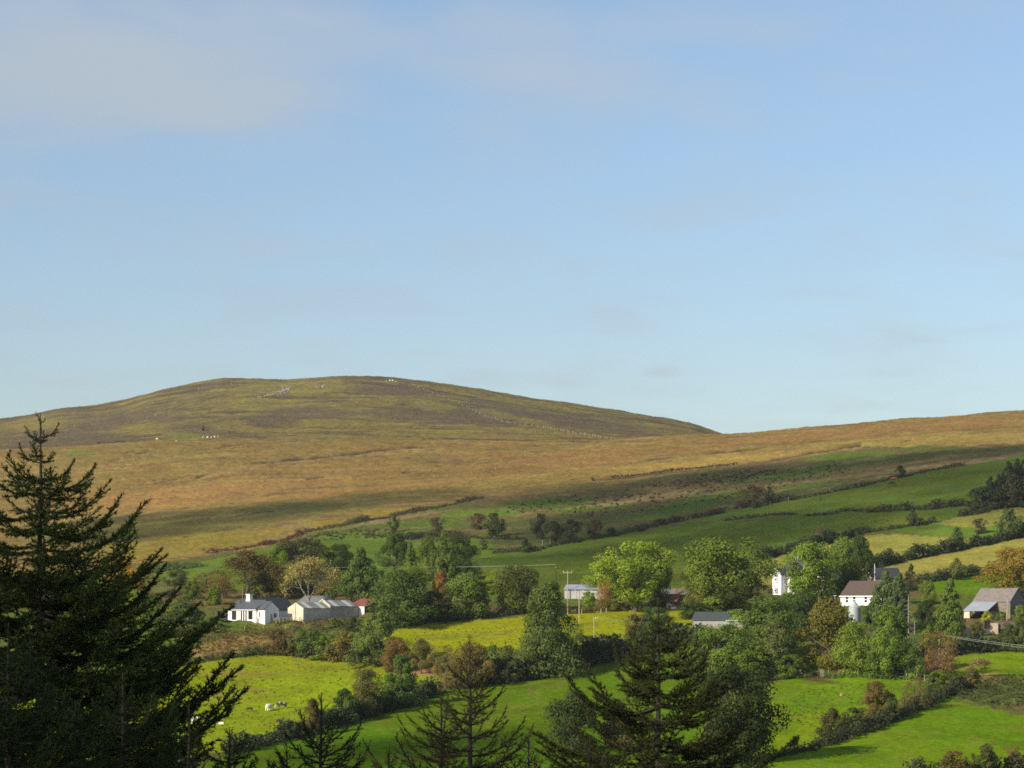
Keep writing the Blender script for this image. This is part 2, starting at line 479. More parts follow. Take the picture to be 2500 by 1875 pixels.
# rough pasture under the moor
rough = near & inpoly(ju, jv, [(-4000, 1420), (200, 1395), (640, 1338), (760, 1300), (1000, 1245), (1180, 1213), (1420, 1200), (1620, 1162), (1850, 1128), (2100, 1092), (2500, 1085), (5000, 1000), (5000, 3000), (-4000, 3000)])
reg[rough] = 2
paint(rough, C3(.095, .105, .030))
paint(rough * sm(n_str, .5, .62), BRACK, .75)
paint(rough * sm(n_mid, .56, .68), G_HILL, .8)
paint(rough * sm(n_fin, .66, .8) * sm(vv, 1350, 1250), STRAW, .5)
for (u, v, ru, rv, a) in [(1320, 1230, 150, 12, -.08), (1450, 1240, 110, 10, -.08), (1180, 1250, 120, 12, -.1), (1640, 1240, 130, 14, -.1), (1560, 1260, 100, 8, 0), (1850, 1165, 120, 10, -.12), (1950, 1185, 110, 10, -.1), (1770, 1205, 150, 12, -.12), (2060, 1115, 150, 12, -.05), (1230, 1255, 60, 8, 0)]:
    paint(blobm(u, v, ru, rv, a) * rough, G_HILL * 1.25, .85)
for (u, v, ru, rv, a) in [(1700, 1170, 330, 20, -.1), (1660, 1150, 240, 18, -.1), (2150, 1150, 260, 16, -.12), (1500, 1255, 180, 8, -.1)]:
    paint(blobm(u, v, ru, rv, a) * rough, C3(.105, .085, .034), .75)
for (u, v, ru, rv, a) in [(1560, 1218, 170, 9, -.12), (1850, 1190, 240, 6, -.12), (2100, 1125, 110, 6, -.12), (2350, 1130, 260, 8, -.13), (715, 1285, 60, 10, 0), (700, 1312, 80, 9, -.25), (950, 1270, 160, 5, -.17)]:
    paint(blobm(u, v, ru, rv, a) * near, STRAW * .85, .8)
FIELDS = [
    # name, outline, colour, second colour
    ('pasture', [(-3000, 1500), (330, 1405), (640, 1340), (800, 1303), (1000, 1292), (1130, 1305), (1240, 1345), (1130, 1384), (900, 1425), (560, 1440), (-3000, 1560)], G_HILL * 1.35, G_HILL),
    ('pasture', [(1100, 1470), (1090, 1400), (1230, 1350), (1450, 1320), (1640, 1284), (1780, 1268), (1950, 1260), (2230, 1246), (2370, 1238), (2330, 1262), (2280, 1275), (2110, 1300), (1860, 1364), (1780, 1470)], G_HILL * 1.12, G_HILL * 1.0 + C3(.03, .02, 0)),
    ('pasture', [(1640, 1280), (1760, 1250), (1870, 1230), (2000, 1207), (2110, 1186), (2220, 1162), (2500, 1110), (5000, 900), (5000, 1080), (2500, 1226), (2370, 1234), (2230, 1243), (1950, 1257), (1800, 1264)], G_HILL * 1.25, G_HILL + C3(.035, .02, 0)),
    ('stubble_field', [(1800, 1425), (1860, 1370), (1980, 1340), (2110, 1306), (2230, 1306), (2350, 1314), (2390, 1325), (2300, 1345), (2200, 1370), (2120, 1386), (1960, 1430)], G_PALE, G_PALE * .86),
    ('pasture', [(2110, 1304), (2160, 1296), (2290, 1274), (2480, 1272), (2500, 1300), (2390, 1322), (2350, 1312), (2230, 1304)], G_HILL * 1.3, G_HILL),
    ('stubble_field', [(2280, 1278), (2345, 1262), (2440, 1238), (2500, 1228), (3200, 1120), (3200, 1210), (2500, 1276), (2470, 1280), (2360, 1287)], G_PALE * .9, G_PALE * .78),
    ('stubble_field', [(2100, 1416), (2135, 1386), (2300, 1352), (2420, 1330), (2500, 1312), (3200, 1180), (3200, 1310), (2500, 1378), (2440, 1392), (2300, 1412), (2240, 1420)], C3(.275, .245, .048), G_PALE),
    ('pasture', [(2260, 1424), (2380, 1402), (2440, 1394), (2500, 1384), (3200, 1320), (3200, 1420), (2500, 1440), (2420, 1452), (2280, 1448)], G_DEEP * 1.1, G_DEEP),
    ('pasture', [(930, 1560), (985, 1530), (1150, 1516), (1350, 1500), (1560, 1486), (1700, 1474), (1740, 1500), (1690, 1550), (1560, 1592), (1390, 1612), (1260, 1585), (1090, 1600), (980, 1590)], G_YEL, G_LIT),
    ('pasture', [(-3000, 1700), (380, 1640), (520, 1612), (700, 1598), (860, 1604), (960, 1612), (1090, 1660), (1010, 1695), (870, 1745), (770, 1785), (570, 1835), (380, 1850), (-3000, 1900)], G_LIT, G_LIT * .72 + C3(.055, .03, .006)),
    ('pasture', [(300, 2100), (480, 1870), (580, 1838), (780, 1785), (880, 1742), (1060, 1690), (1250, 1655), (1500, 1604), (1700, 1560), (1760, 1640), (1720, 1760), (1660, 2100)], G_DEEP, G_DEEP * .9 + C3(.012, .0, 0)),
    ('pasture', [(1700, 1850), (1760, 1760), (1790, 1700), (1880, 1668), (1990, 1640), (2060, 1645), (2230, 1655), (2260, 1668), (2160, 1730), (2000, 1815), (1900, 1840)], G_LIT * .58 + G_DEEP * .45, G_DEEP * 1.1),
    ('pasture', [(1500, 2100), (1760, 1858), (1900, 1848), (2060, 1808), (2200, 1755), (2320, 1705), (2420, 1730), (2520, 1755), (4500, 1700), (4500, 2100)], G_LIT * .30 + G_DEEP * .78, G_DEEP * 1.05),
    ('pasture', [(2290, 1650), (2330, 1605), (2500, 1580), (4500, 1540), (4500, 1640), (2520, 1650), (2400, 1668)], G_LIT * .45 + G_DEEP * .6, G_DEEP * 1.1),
    ('pasture', [(1930, 1640), (1950, 1600), (2030, 1598), (2030, 1636)], G_LIT * .7 + G_DEEP * .4, G_DEEP),
]
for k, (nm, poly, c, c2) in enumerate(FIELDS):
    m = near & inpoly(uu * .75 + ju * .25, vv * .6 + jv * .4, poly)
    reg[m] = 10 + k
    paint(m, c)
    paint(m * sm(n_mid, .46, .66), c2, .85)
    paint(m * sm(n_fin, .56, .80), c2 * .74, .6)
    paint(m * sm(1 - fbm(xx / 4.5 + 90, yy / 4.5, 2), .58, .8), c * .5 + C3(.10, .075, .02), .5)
# mown lines in the stubble, poached wet ground at the gateway, worn patches
for k in (3, 5, 6):
    m = (reg == 10 + k)
    ph = (vv + .13 * uu) / 7.5 + (n_mid - .5) * 1.2
    paint(m * sm(np.sin(ph * 2 * np.pi), .35, .9), C3(.20, .215, .04), .45)
paint(blobm(1985, 1652, 70, 16, -.05), C3(.075, .05, .03), .9)
paint(blobm(2000, 1662, 75, 6, .12), C3(.085, .06, .03), .8)
paint(blobm(1240, 1640, 8, 20), C3(.10, .08, .04), .4)
for (u, v, ru, rv) in [(570, 1645, 120, 10), (520, 1700, 110, 9), (620, 1685, 60, 8), (1400, 1425, 60, 8), (1690, 1408, 50, 14), (2350, 1630, 50, 8)]:
    paint(blobm(u, v, ru, rv), C3(.21, .155, .04), .55)
paint(blobm(1035, 1640, 40, 9), C3(.33, .17, .09), .9)
# rough tawny bank below the cottage
for (u, v, ru, rv, a, c) in [(590, 1570, 130, 26, -.05, C3(.23, .15, .05)), (520, 1590, 130, 18, -.05, C3(.24, .17, .055)), (680, 1525, 130, 10, 0, C3(.14, .14, .03)), (790, 1520, 90, 12, -.1, C3(.16, .10, .04)), (460, 1545, 90, 22, -.1, C3(.19, .18, .04)), (460, 1430, 120, 25, 0, C3(.12, .11, .04)), (480, 1460, 90, 14, 0, C3(.17, .12, .05)), (1560, 1462, 120, 12, 0, C3(.17, .14, .05)), (2430, 1690, 130, 50, 0, C3(.10, .115, .03)), (2410, 1652, 60, 12, -.1, C3(.26, .17, .06))]:
    paint(blobm(u, v, ru, rv, a) * near, c, .85)
# trodden ways across the pastures
for line, wpx in [([(600, 1800), (720, 1735), (840, 1690), (960, 1668)], 2.2), ([(1985, 1660), (1960, 1700), (1900, 1760), (1860, 1800)], 2.2), ([(1000, 1560), (1200, 1545), (1420, 1530), (1640, 1490)], 1.8), ([(2330, 1720), (2200, 1800), (2080, 1850)], 2.0), ([(1540, 1615), (1400, 1660), (1200, 1715), (1000, 1765)], 1.8), ([(420, 1700), (560, 1672), (760, 1640), (900, 1630)], 1.8)]:
    for off in (0, 7):
        d = polydist(uu, vv + off + (n_mid - .5) * 14, line)
        paint(np.exp(-(d / wpx) ** 2) * near * sm(fbm(xx / 9 + 3, yy / 9, 2), .3, .6), C3(.11, .10, .025), .45)
# peat banks and ditches: cut into the land, peat colour holding their shade too
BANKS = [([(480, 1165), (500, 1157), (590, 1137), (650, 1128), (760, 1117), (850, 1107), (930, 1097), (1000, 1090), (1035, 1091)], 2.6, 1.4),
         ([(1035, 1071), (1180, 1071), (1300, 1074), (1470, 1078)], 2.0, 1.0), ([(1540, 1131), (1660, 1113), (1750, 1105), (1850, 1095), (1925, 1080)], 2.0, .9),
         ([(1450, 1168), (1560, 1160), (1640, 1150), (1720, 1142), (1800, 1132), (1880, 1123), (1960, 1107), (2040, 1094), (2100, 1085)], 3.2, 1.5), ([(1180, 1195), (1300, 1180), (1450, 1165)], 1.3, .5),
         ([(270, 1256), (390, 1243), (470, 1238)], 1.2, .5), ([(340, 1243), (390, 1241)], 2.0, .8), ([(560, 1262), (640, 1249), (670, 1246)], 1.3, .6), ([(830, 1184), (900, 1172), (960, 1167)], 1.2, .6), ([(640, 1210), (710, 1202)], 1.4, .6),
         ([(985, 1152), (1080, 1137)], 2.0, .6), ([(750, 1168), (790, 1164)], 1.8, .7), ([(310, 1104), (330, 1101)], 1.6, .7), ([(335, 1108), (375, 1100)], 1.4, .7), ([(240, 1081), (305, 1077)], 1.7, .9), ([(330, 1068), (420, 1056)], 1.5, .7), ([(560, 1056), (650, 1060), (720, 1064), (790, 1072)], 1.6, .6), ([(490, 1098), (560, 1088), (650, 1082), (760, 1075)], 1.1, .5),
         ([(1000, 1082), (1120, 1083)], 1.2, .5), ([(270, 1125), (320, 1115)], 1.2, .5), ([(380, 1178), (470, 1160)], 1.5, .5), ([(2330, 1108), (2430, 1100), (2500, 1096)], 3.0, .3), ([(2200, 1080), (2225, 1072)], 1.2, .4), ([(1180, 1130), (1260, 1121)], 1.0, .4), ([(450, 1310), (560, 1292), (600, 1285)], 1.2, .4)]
dz = np.zeros_like(zz)
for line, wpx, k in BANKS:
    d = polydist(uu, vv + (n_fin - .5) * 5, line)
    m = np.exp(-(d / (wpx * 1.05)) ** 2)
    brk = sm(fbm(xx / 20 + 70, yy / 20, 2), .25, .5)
    paint(m * brk, PEAT_SHADE, min(1, .95 * k + .1))
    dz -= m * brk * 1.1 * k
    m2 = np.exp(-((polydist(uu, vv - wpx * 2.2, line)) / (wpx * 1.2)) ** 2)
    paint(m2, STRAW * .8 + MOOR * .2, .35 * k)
zz = zz + dz
# tussocks
tus = (fbm(xx / 2.2, yy / 2.2, 2) - .5)
zz = zz + tus * np.where(reg >= 10, .18, np.where(reg == 2, .9, .55)) * np.clip((yy - 250) / 80, 0, 1)
rreg = reg.copy(); rreg[far] = 1
names = {0: ('moorland', M_MOOR), 1: ('hillside', M_HILL), 2: ('rough_pasture', M_PASTURE)}
for k, f in enumerate(FIELDS): names[10 + k] = (f[0], M_PASTURE)
nu, nd = uu.shape
idx = np.arange(nu * nd).reshape(nu, nd)
quads = np.stack([idx[:-1, :-1], idx[1:, :-1], idx[1:, 1:], idx[:-1, 1:]], -1).reshape(-1, 4)
freg = rreg[:-1, :-1].ravel()
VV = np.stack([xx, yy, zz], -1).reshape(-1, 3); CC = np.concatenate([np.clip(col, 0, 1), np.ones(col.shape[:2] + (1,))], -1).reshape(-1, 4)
for k, (nm, mat) in names.items():
    q = quads[freg == k]
    if not len(q): continue
    ids, inv = np.unique(q, return_inverse=True)
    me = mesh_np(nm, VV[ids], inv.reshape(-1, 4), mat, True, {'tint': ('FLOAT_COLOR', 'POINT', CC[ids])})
    tag(link(nm, me), kind='structure')
# ------------------------------------------------------------------ foliage builders
def unit(a): return a / np.maximum(np.linalg.norm(a, axis=-1, keepdims=True), 1e-9)
def leaf_quads(c, n, size, rng, aspect=1.6):
    """diamond leaves (clusters) at c facing n"""
    k = len(c)
    r = unit(rng.normal(size=(k, 3)))
    t = unit(np.cross(n, r)); b = np.cross(n, t)
    s = (size * rng.uniform(.6, 1.3, k))[:, None]
    v = np.stack([c - t * s * .5, c - b * s * .5 / aspect + n * s * .08, c + t * s * .5, c + b * s * .5 / aspect - n * s * .05], 1)
    return v.reshape(-1, 3), np.arange(4 * k).reshape(-1, 4)
def crown_points(rng, K, n, prof, lump=.17, base_in=.0, shade_gap=.0):
    """clumps spread through a crown of unit width and height; prof(h) -> half width at height h"""
    ph = rng.uniform(0, 6.28, 4)
    cs, rs = [], []
    while len(cs) < K:
        h = rng.uniform(.04, .97); a = rng.uniform(0, 2 * math.pi)
        w = prof(h) * (1 + .22 * math.sin(2 * a + ph[0] + 3 * h) + .18 * math.sin(3 * a + ph[1] - 6 * h) + .14 * math.sin(5 * a + ph[2] + 11 * h)) * (1.16 if rng.random() < .10 else 1)
        q = math.sqrt(rng.uniform(.12, 1))
        rc = lump * rng.uniform(.55, 1.25) * (.55 + .9 * prof(h))
        rad = max(0, w - rc * .55) * q
        cs.append((rad * math.cos(a), rad * math.sin(a), min(max(h, rc * .5), 1 - rc * .6))); rs.append(rc)
    cs = np.array(cs); rs = np.array(rs)
    p = rs ** 2 / (rs ** 2).sum()
    k = rng.choice(len(cs), n, p=p)
    d = unit(rng.normal(size=(n, 3)) + np.array([0, 0, .35]))
    rr = rs[k] * (1 - .55 * rng.random(n) ** 2.0)
    pos = cs[k] + d * rr[:, None] * np.array([1, 1, .8])
    out = unit(cs[k] - np.array([0, 0, .4]))
    nor = unit(d * 1.0 + out * .4 + rng.normal(size=(n, 3)) * .42)
    sc_ = .5 / np.percentile(np.abs(pos[:, :2]), 98.5)
    pos[:, :2] *= sc_; cs[:, :2] *= sc_
    z0, z1 = np.percentile(pos[:, 2], [1.5, 98.5]); pos[:, 2] = (pos[:, 2] - z0) / (z1 - z0)
    cr = rng.random(len(cs))
    rnd = np.clip(.5 * cr[k] + .5 * rng.random(n), 0, 1)
    return pos, nor, rnd, cs
def p_round(h): return .5 * math.sqrt(max(0, 1 - (2 * h - 1.0) ** 2)) ** .8
def p_oval(h): return .5 * (math.sin(math.pi * min(1, (h + .06) / 1.06) ** .8)) ** .6
def p_spread(h): return .5 * (max(0, 1 - abs(2 * h - 1.1) ** 2.4)) ** .5
def p_bush(h): return .5 * math.sqrt(max(0, 1 - h ** 2.2))
def p_cone(h): return .5 * (1 - h) ** .75 * min(1, .35 + 4 * h)
def p_dome(h): return .5 * min(1, (1.04 - h) ** .58 * 1.15)
def p_ash(h): return .5 * min(1, (1.04 - h) ** .62 * 1.12) * min(1, .72 + h * 1.6)
PROF = dict(round=p_round, oval=p_oval, spread=p_spread, bush=p_bush, cone=p_cone, ash=p_ash, dome=p_dome)
CROWNS, TRUNKS = {}, {}
def trunk_mesh(rng, cs, name, thick=.035, cb=.15):
    m = MB()
    lean = Vector((rng.uniform(-.04, .04), rng.uniform(-.04, .04), 0))
    pts = [Vector((0, 0, -.03)), Vector((0, 0, .1)) + lean * .3, Vector((0, 0, .32)) + lean, Vector((0, 0, .62)) + lean * 1.6, Vector((0, 0, .85)) + lean * 2]
    rad = [thick * 1.35, thick, thick * .8, thick * .45, thick * .12]
    for i in range(4): m.tube(pts[i], pts[i + 1], rad[i], rad[i + 1], 7)
    for c in cs[rng.choice(len(cs), min(len(cs), 13), replace=False)]:
        h0 = min(.6, max(cb + .08, c[2] * .6)); b = Vector((lean.x, lean.y, h0)); e = Vector((c[0] * .92, c[1] * .92, cb + (1 - cb) * c[2]))
        mid = (b + e) / 2 + Vector((0, 0, -.03))
        m.tube(b, mid, thick * .38, thick * .24, 5); m.tube(mid, e, thick * .24, thick * .07, 5)
    return m.mesh(name, M_BARK)
def crown_proto(key, seed, shape, K, n, leaf, lump=.17, thick=.035, cb=.15):
    rng = np.random.default_rng(seed)
    pos, nor, rnd, cs = crown_points(rng, K, n, PROF[shape], lump)
    v, f = leaf_quads(pos, nor, leaf, rng)
    CROWNS[key] = mesh_np('crown', v, f, M_LEAF, False, {'rnd': ('FLOAT', 'POINT', np.repeat(rnd, 4))})
    TRUNKS[key] = trunk_mesh(rng, cs, 'trunk', thick, cb)
big = dict(K=62, n=15000, leaf=.036, lump=.175)
crown_proto('round1', 1, 'round', **big); crown_proto('round2', 2, 'round', K=85, n=15000, leaf=.033, lump=.14)
crown_proto('oval1', 3, 'oval', K=50, n=13000, leaf=.040, lump=.19); crown_proto('oval2', 4, 'oval', K=90, n=15000, leaf=.032, lump=.13)
crown_proto('spread1', 5, 'spread', K=75, n=17000, leaf=.032, lump=.15); crown_proto('spread2', 6, 'spread', K=75, n=17000, leaf=.032, lump=.15)
crown_proto('ash1', 7, 'ash', K=120, n=16000, leaf=.034, lump=.105); crown_proto('ash2', 8, 'ash', K=100, n=13000, leaf=.036, lump=.12)
crown_proto('cone1', 9, 'cone', K=110, n=9000, leaf=.050, lump=.12, thick=.02); crown_proto('cone2', 10, 'cone', K=110, n=9000, leaf=.050, lump=.11, thick=.02)
crown_proto('bush1', 11, 'bush', K=60, n=7000, leaf=.050, lump=.15, thick=.02, cb=0.0); crown_proto('bush2', 12, 'bush', K=60, n=7000, leaf=.050, lump=.14, thick=.02, cb=0.0)
crown_proto('dome1', 31, 'dome', K=130, n=20000, leaf=.030, lump=.125, thick=.03, cb=0.0)
crown_proto('small1', 13, 'round', K=34, n=2400, leaf=.075, lump=.19, thick=.04); crown_proto('small2', 14, 'oval', K=34, n=2400, leaf=.075, lump=.19, thick=.04)
crown_proto('small3', 15, 'bush', K=34, n=2200, leaf=.08, lump=.19, thick=.03, cb=0)
crown_proto('thin1', 16, 'spread', K=80, n=4200, leaf=.034, lump=.13, thick=.03); crown_proto('thin2', 17, 'round', K=70, n=4500, leaf=.036, lump=.14, thick=.03)

def branchy(seed, levels=4, spread=.55, up=.35):
    """open tree with its branching in view: (twig mesh verts, tip points) in unit height"""
    rng = np.random.default_rng(seed); m = MB(); tips = []
    def grow(p, d, L, r, lv):
        n = 2 if lv < levels else 1
        q = p
        for i in range(n):
            d = (d + Vector(rng.normal(size=3)) * .14 + Vector((0, 0, .05))).normalized()
            e = q + d * (L / n); m.tube(q, e, r * (1 - .25 * i / n), r * (1 - .25 * (i + 1) / n), 5 if lv < 3 else 3); q = e
        if lv >= levels: tips.append(q); return
        if lv >= 2: tips.append(q)
        k = 3 if lv < 3 else 3
        a0 = rng.uniform(0, 6.28)
        for i in range(k):
            a = a0 + 2 * math.pi * i / k + rng.uniform(-.4, .4)
            o = d.orthogonal().normalized(); o2 = d.cross(o)
            nd = (d * rng.uniform(.55, .9) + (o * math.cos(a) + o2 * math.sin(a)) * spread * rng.uniform(.8, 1.4) + Vector((0, 0, up * .5))).normalized()
            grow(q, nd, L * rng.uniform(.62, .82), r * .58, lv + 1)
    grow(Vector((0, 0, -.02)), Vector((0, 0, 1)), .30, .022, 0)
    return m, np.array([tuple(t) for t in tips])
def branchy_proto(key, seed, leafn, leaf, bark, levels=4, spread=.55):
    m, tips = branchy(seed, levels, spread)
    rng = np.random.default_rng(seed + 50)
    zmax = tips[:, 2].max(); wid = max(np.ptp(tips[:, 0]), np.ptp(tips[:, 1]))
    S = np.array([1 / wid, 1 / wid, 1 / zmax])
    m.v = [tuple(np.array(p) * S) for p in m.v]
    TRUNKS[key] = m.mesh('trunk', bark)
    k = rng.choice(len(tips), leafn)
    pos = tips[k] * S + rng.normal(size=(leafn, 3)) * np.array([.045, .045, .035])
    pos[:, 2] = np.maximum(pos[:, 2], .18)
    v, f = leaf_quads(pos, unit(rng.normal(size=(leafn, 3)) + np.array([0, 0, .6])), leaf, rng)
    CROWNS[key] = mesh_np('crown', v, f, M_LEAF, False, {'rnd': ('FLOAT', 'POINT', np.repeat(rng.random(leafn), 4))})
branchy_proto('open1', 21, 5200, .030, M_BARKG, 5, .52); branchy_proto('open2', 22, 7500, .032, M_BARK, 5, .60); branchy_proto('open3', 23, 4200, .036, M_BARK, 5, .5)

def tree(kind, u, vb, vt, w, proto, color, label, cat='tree', group=None, cb=.15, D=None, rot=None, far=False, sink=.25, parts=True):
    p = P(u, vb, far) if D is None else Vector(((u - CX) / F * D, D, float(hz((u - CX) / F * D, D))))
    s = p.y / F
    H = (vb - vt) * s if D is None else (EYE - vt) * s - p.z
    Wd = w * s * (1.13 if kind == 'broadleaf_tree' and w > 60 else 1.0)
    e = empty(kind, (p.x, p.y, p.z - sink), RNG.uniform(0, 6.28) if rot is None else rot)
    tag(e, label, cat, group)
    opn = proto.startswith('open')
    cbb = 0 if opn else cb
    color = (color[0] * 1.80, color[1] * 1.80, color[2] * 1.30)
    c = link('crown', CROWNS[proto], e, (0, 0, cbb * H))
    c.scale = (Wd, Wd, (1 - cbb) * (H + sink)); c.color = (*color, 1)
    t = link('trunk', TRUNKS[proto], e); t.scale = (Wd, Wd, H + sink)
    return e

# leaf colours
GR = (.078, .112, .018); LI = (.130, .165, .022); DK = (.036, .056, .016); BG = (.046, .070, .024); MIDG = (.064, .090, .018); OLV = (.080, .085, .024)
BR = (.095, .062, .026); OR = (.26, .12, .022); RB = (.135, .065, .032); YE = (.21, .17, .062); DB = (.050, .048, .022); YG = (.17, .18, .02); GG = (.075, .098, .030); CON = (.040, .070, .022)

T = tree
# ---- around the white cottage
G1 = 'trees around the white cottage'
T('broadleaf_tree', 600, 1466, 1347, 128, 'open2', (.080, .058, .026), 'brown leaved autumn tree rising behind the white chimney of the cottage', group=G1)
T('broadleaf_tree', 545, 1462, 1392, 70, 'thin2', BR, 'smaller brown tree leaning left of the tall brown autumn tree behind the cottage', group=G1)
T('broadleaf_tree', 665, 1455, 1385, 95, 'thin1', OLV, 'olive green low tree filling the gap behind the long dark cottage roof', group=G1)
T('broadleaf_tree', 762, 1507, 1363, 112, 'open1', (.185, .155, .064), 'pale yellow half bare tree with its forked trunk in front of the cream barn', group=G1)
T('broadleaf_tree', 724, 1405, 1319, 120, 'round1', DB, 'dark brown green round tree in front of the upper green pasture, above the cottage', group=G1, cb=.05)
T('broadleaf_tree', 826, 1402, 1331, 92, 'round2', DK, 'dark blue green tree just right of the dark brown green round tree', group=G1, cb=.05)
T('broadleaf_tree', 676, 1410, 1336, 52, 'oval1', GR, 'light green narrow tree at the left shoulder of the dark round tree', group=G1, cb=.05)
T('broadleaf_tree', 640, 1425, 1365, 60, 'bush1', OLV, 'low olive tree below the light green narrow tree', group=G1, cb=.0)
T('conifer_tree', 880, 1468, 1342, 112, 'cone1', (.052, .078, .024), 'broad layered conifer behind the red roofed shed', 'conifer', G1, cb=.02)
T('broadleaf_tree', 835, 1440, 1395, 60, 'bush2', MIDG, 'green bush tree behind the grey barn roof', group=G1, cb=0)
T('broadleaf_tree', 968, 1405, 1305, 88, 'oval2', DK, 'tall dark tree at the top left of the clump right of the cottage', group=G1, cb=.03)
T('conifer_tree', 1002, 1420, 1328, 46, 'cone2', (.075, .105, .025), 'small light green pointed conifer in front of the tall dark tree', 'conifer', G1, cb=.02)
T('broadleaf_tree', 1046, 1412, 1313, 58, 'oval1', MIDG, 'mid green tree between the two light pointed conifers', group=G1, cb=.03)
T('conifer_tree', 1084, 1432, 1300, 66, 'cone1', (.070, .098, .026), 'tall light green pointed conifer standing highest in the clump right of the cottage', 'conifer', G1, cb=.02)
T('broadleaf_tree', 1124, 1415, 1312, 80, 'round2', DK, 'dark tree on the right edge of the clump, beside the tall pointed conifer', group=G1, cb=.03)
T('broadleaf_tree', 1135, 1430, 1365, 50, 'round1', DK, 'small dark tree low on the right edge of the clump', group=G1, cb=.0)
T('broadleaf_tree', 1002, 1470, 1384, 105, 'round1', (.095, .125, .022), 'light green round tree above the big dark tree by the red shed', group=G1)
T('broadleaf_tree', 985, 1528, 1396, 168, 'round2', (.048, .072, .022), 'big dark green tree right of the red roofed shed', group=G1, cb=.0)
T('broadleaf_tree', 1075, 1470, 1397, 46, 'oval2', (.15, .088, .026), 'rust orange narrow tree amid green trees right of the big dark tree', group=G1, cb=.1)
T('broadleaf_tree', 1060, 1512, 1446, 95, 'bush2', DK, 'dark low tree at the top edge of the sunlit middle pasture', group=G1, cb=0)
T('broadleaf_tree', 1142, 1507, 1404, 108, 'oval1', (.075, .105, .025), 'green tree right of the rust orange tree, above the middle pasture', group=G1, cb=.0)
T('broadleaf_tree', 1165, 1508, 1450, 75, 'bush1', DB, 'dark brownish thicket tree beside the pale gate', group=G1, cb=0)
T('broadleaf_tree', 1262, 1497, 1385, 128, 'round1', (.060, .070, .022), 'dark bronze topped round tree left of the dome shaped tree, above the pasture', group=G1, cb=.0)
T('broadleaf_tree', 1215, 1450, 1392, 55, 'round2', LI, 'lime green tree peeping out left of the bronze topped round tree', group=G1, cb=.05)
T('broadleaf_tree', 1300, 1470, 1415, 45, 'oval2', DK, 'dark tree at the right shoulder of the bronze topped round tree', group=G1, cb=0)
T('broadleaf_tree', 700, 1446, 1372, 92, 'round1', OLV, 'olive tree between the dark cottage roof and the yellow half bare tree', group=G1, cb=0)
T('broadleaf_tree', 800, 1458, 1388, 76, 'thin2', (.12, .10, .035), 'olive brown tree right behind the yellow half bare tree', group=G1, cb=0)
T('broadleaf_tree', 640, 1462, 1400, 84, 'bush1', (.07, .07, .026), 'dark olive thicket tree right behind the cottage chimney', group=G1, cb=0)
T('broadleaf_tree', 500, 1448, 1398, 70, 'thin1', (.10, .10, .03), 'olive tree on the slope left of the brown autumn tree', group=G1, cb=0)
T('broadleaf_tree', 470, 1462, 1420, 60, 'bush2', MIDG, 'green bush tree on the slope above the dark thicket by the lawn', group=G1, cb=0)
T('broadleaf_tree', 760, 1455, 1385, 80, 'round2', (.08, .085, .03), 'dull green tree just behind the crown of the yellow half bare tree', group=G1, cb=0)
T('broadleaf_tree', 430, 1430, 1392, 60, 'round1', (.06, .075, .026), 'dull green round tree above the green bush tree on the left slope', group=G1, cb=0)
# ---- left of the cottage
G2 = 'trees left of the cottage, partly behind the near spruce'
T('broadleaf_tree', 287, 1465, 1368, 98, 'round2', (.26, .15, .03), 'orange gold autumn tree seen past the right boughs of the big near spruce', group=G2, cb=.05)
T('broadleaf_tree', 345, 1455, 1382, 80, 'thin1', (.15, .12, .04), 'faded olive and tan tree right of the orange gold autumn tree', group=G2, cb=.0)
T('broadleaf_tree', 245, 1530, 1450, 92, 'round1', (.095, .14, .024), 'bright green round tree below the orange gold autumn tree', group=G2, cb=.0)
T('broadleaf_tree', 328, 1530, 1440, 88, 'oval1', (.115, .145, .024), 'yellow green tree right of the bright green round tree', group=G2, cb=.0)
T('broadleaf_tree', 385, 1540, 1458, 60, 'oval2', MIDG, 'mid green tree left of the dark thicket by the cottage lawn', group=G2, cb=0)
T('broadleaf_tree', 447, 1540, 1470, 118, 'bush1', (.045, .065, .022), 'dark thicket tree left of the trampoline', group=G2, cb=.0)
T('broadleaf_tree', 425, 1528, 1462, 44, 'thin2', (.12, .14, .03), 'light green sapling on top of the dark thicket left of the trampoline', group=G2, cb=0)
T('broadleaf_tree', 525, 1478, 1430, 46, 'bush2', GR, 'green bush at the foot of the brown autumn tree', 'bush', group=G2, cb=0)
T('broadleaf_tree', 375, 1562, 1524, 64, 'bush2', GR, 'green bush at the field corner seen through the spruce boughs', 'bush', group=G2, cb=0)
T('broadleaf_tree', 150, 1470, 1395, 110, 'round1', MIDG, 'green tree seen through the trunk side boughs of the big near spruce', group=G2, cb=0)
T('broadleaf_tree', 60, 1480, 1400, 110, 'round2', OLV, 'olive tree at the left picture edge behind the big near spruce', group=G2, cb=0)
T('broadleaf_tree', 120, 1560, 1480, 120, 'bush1', GR, 'low green tree behind the thickest part of the big near spruce', group=G2, cb=0)
T('conifer_tree', 205, 1237, 1213, 14, 'cone1', (.06, .075, .06), 'lone grey blue conifer on the moor beside the big near spruce', 'conifer', far=False, cb=0)
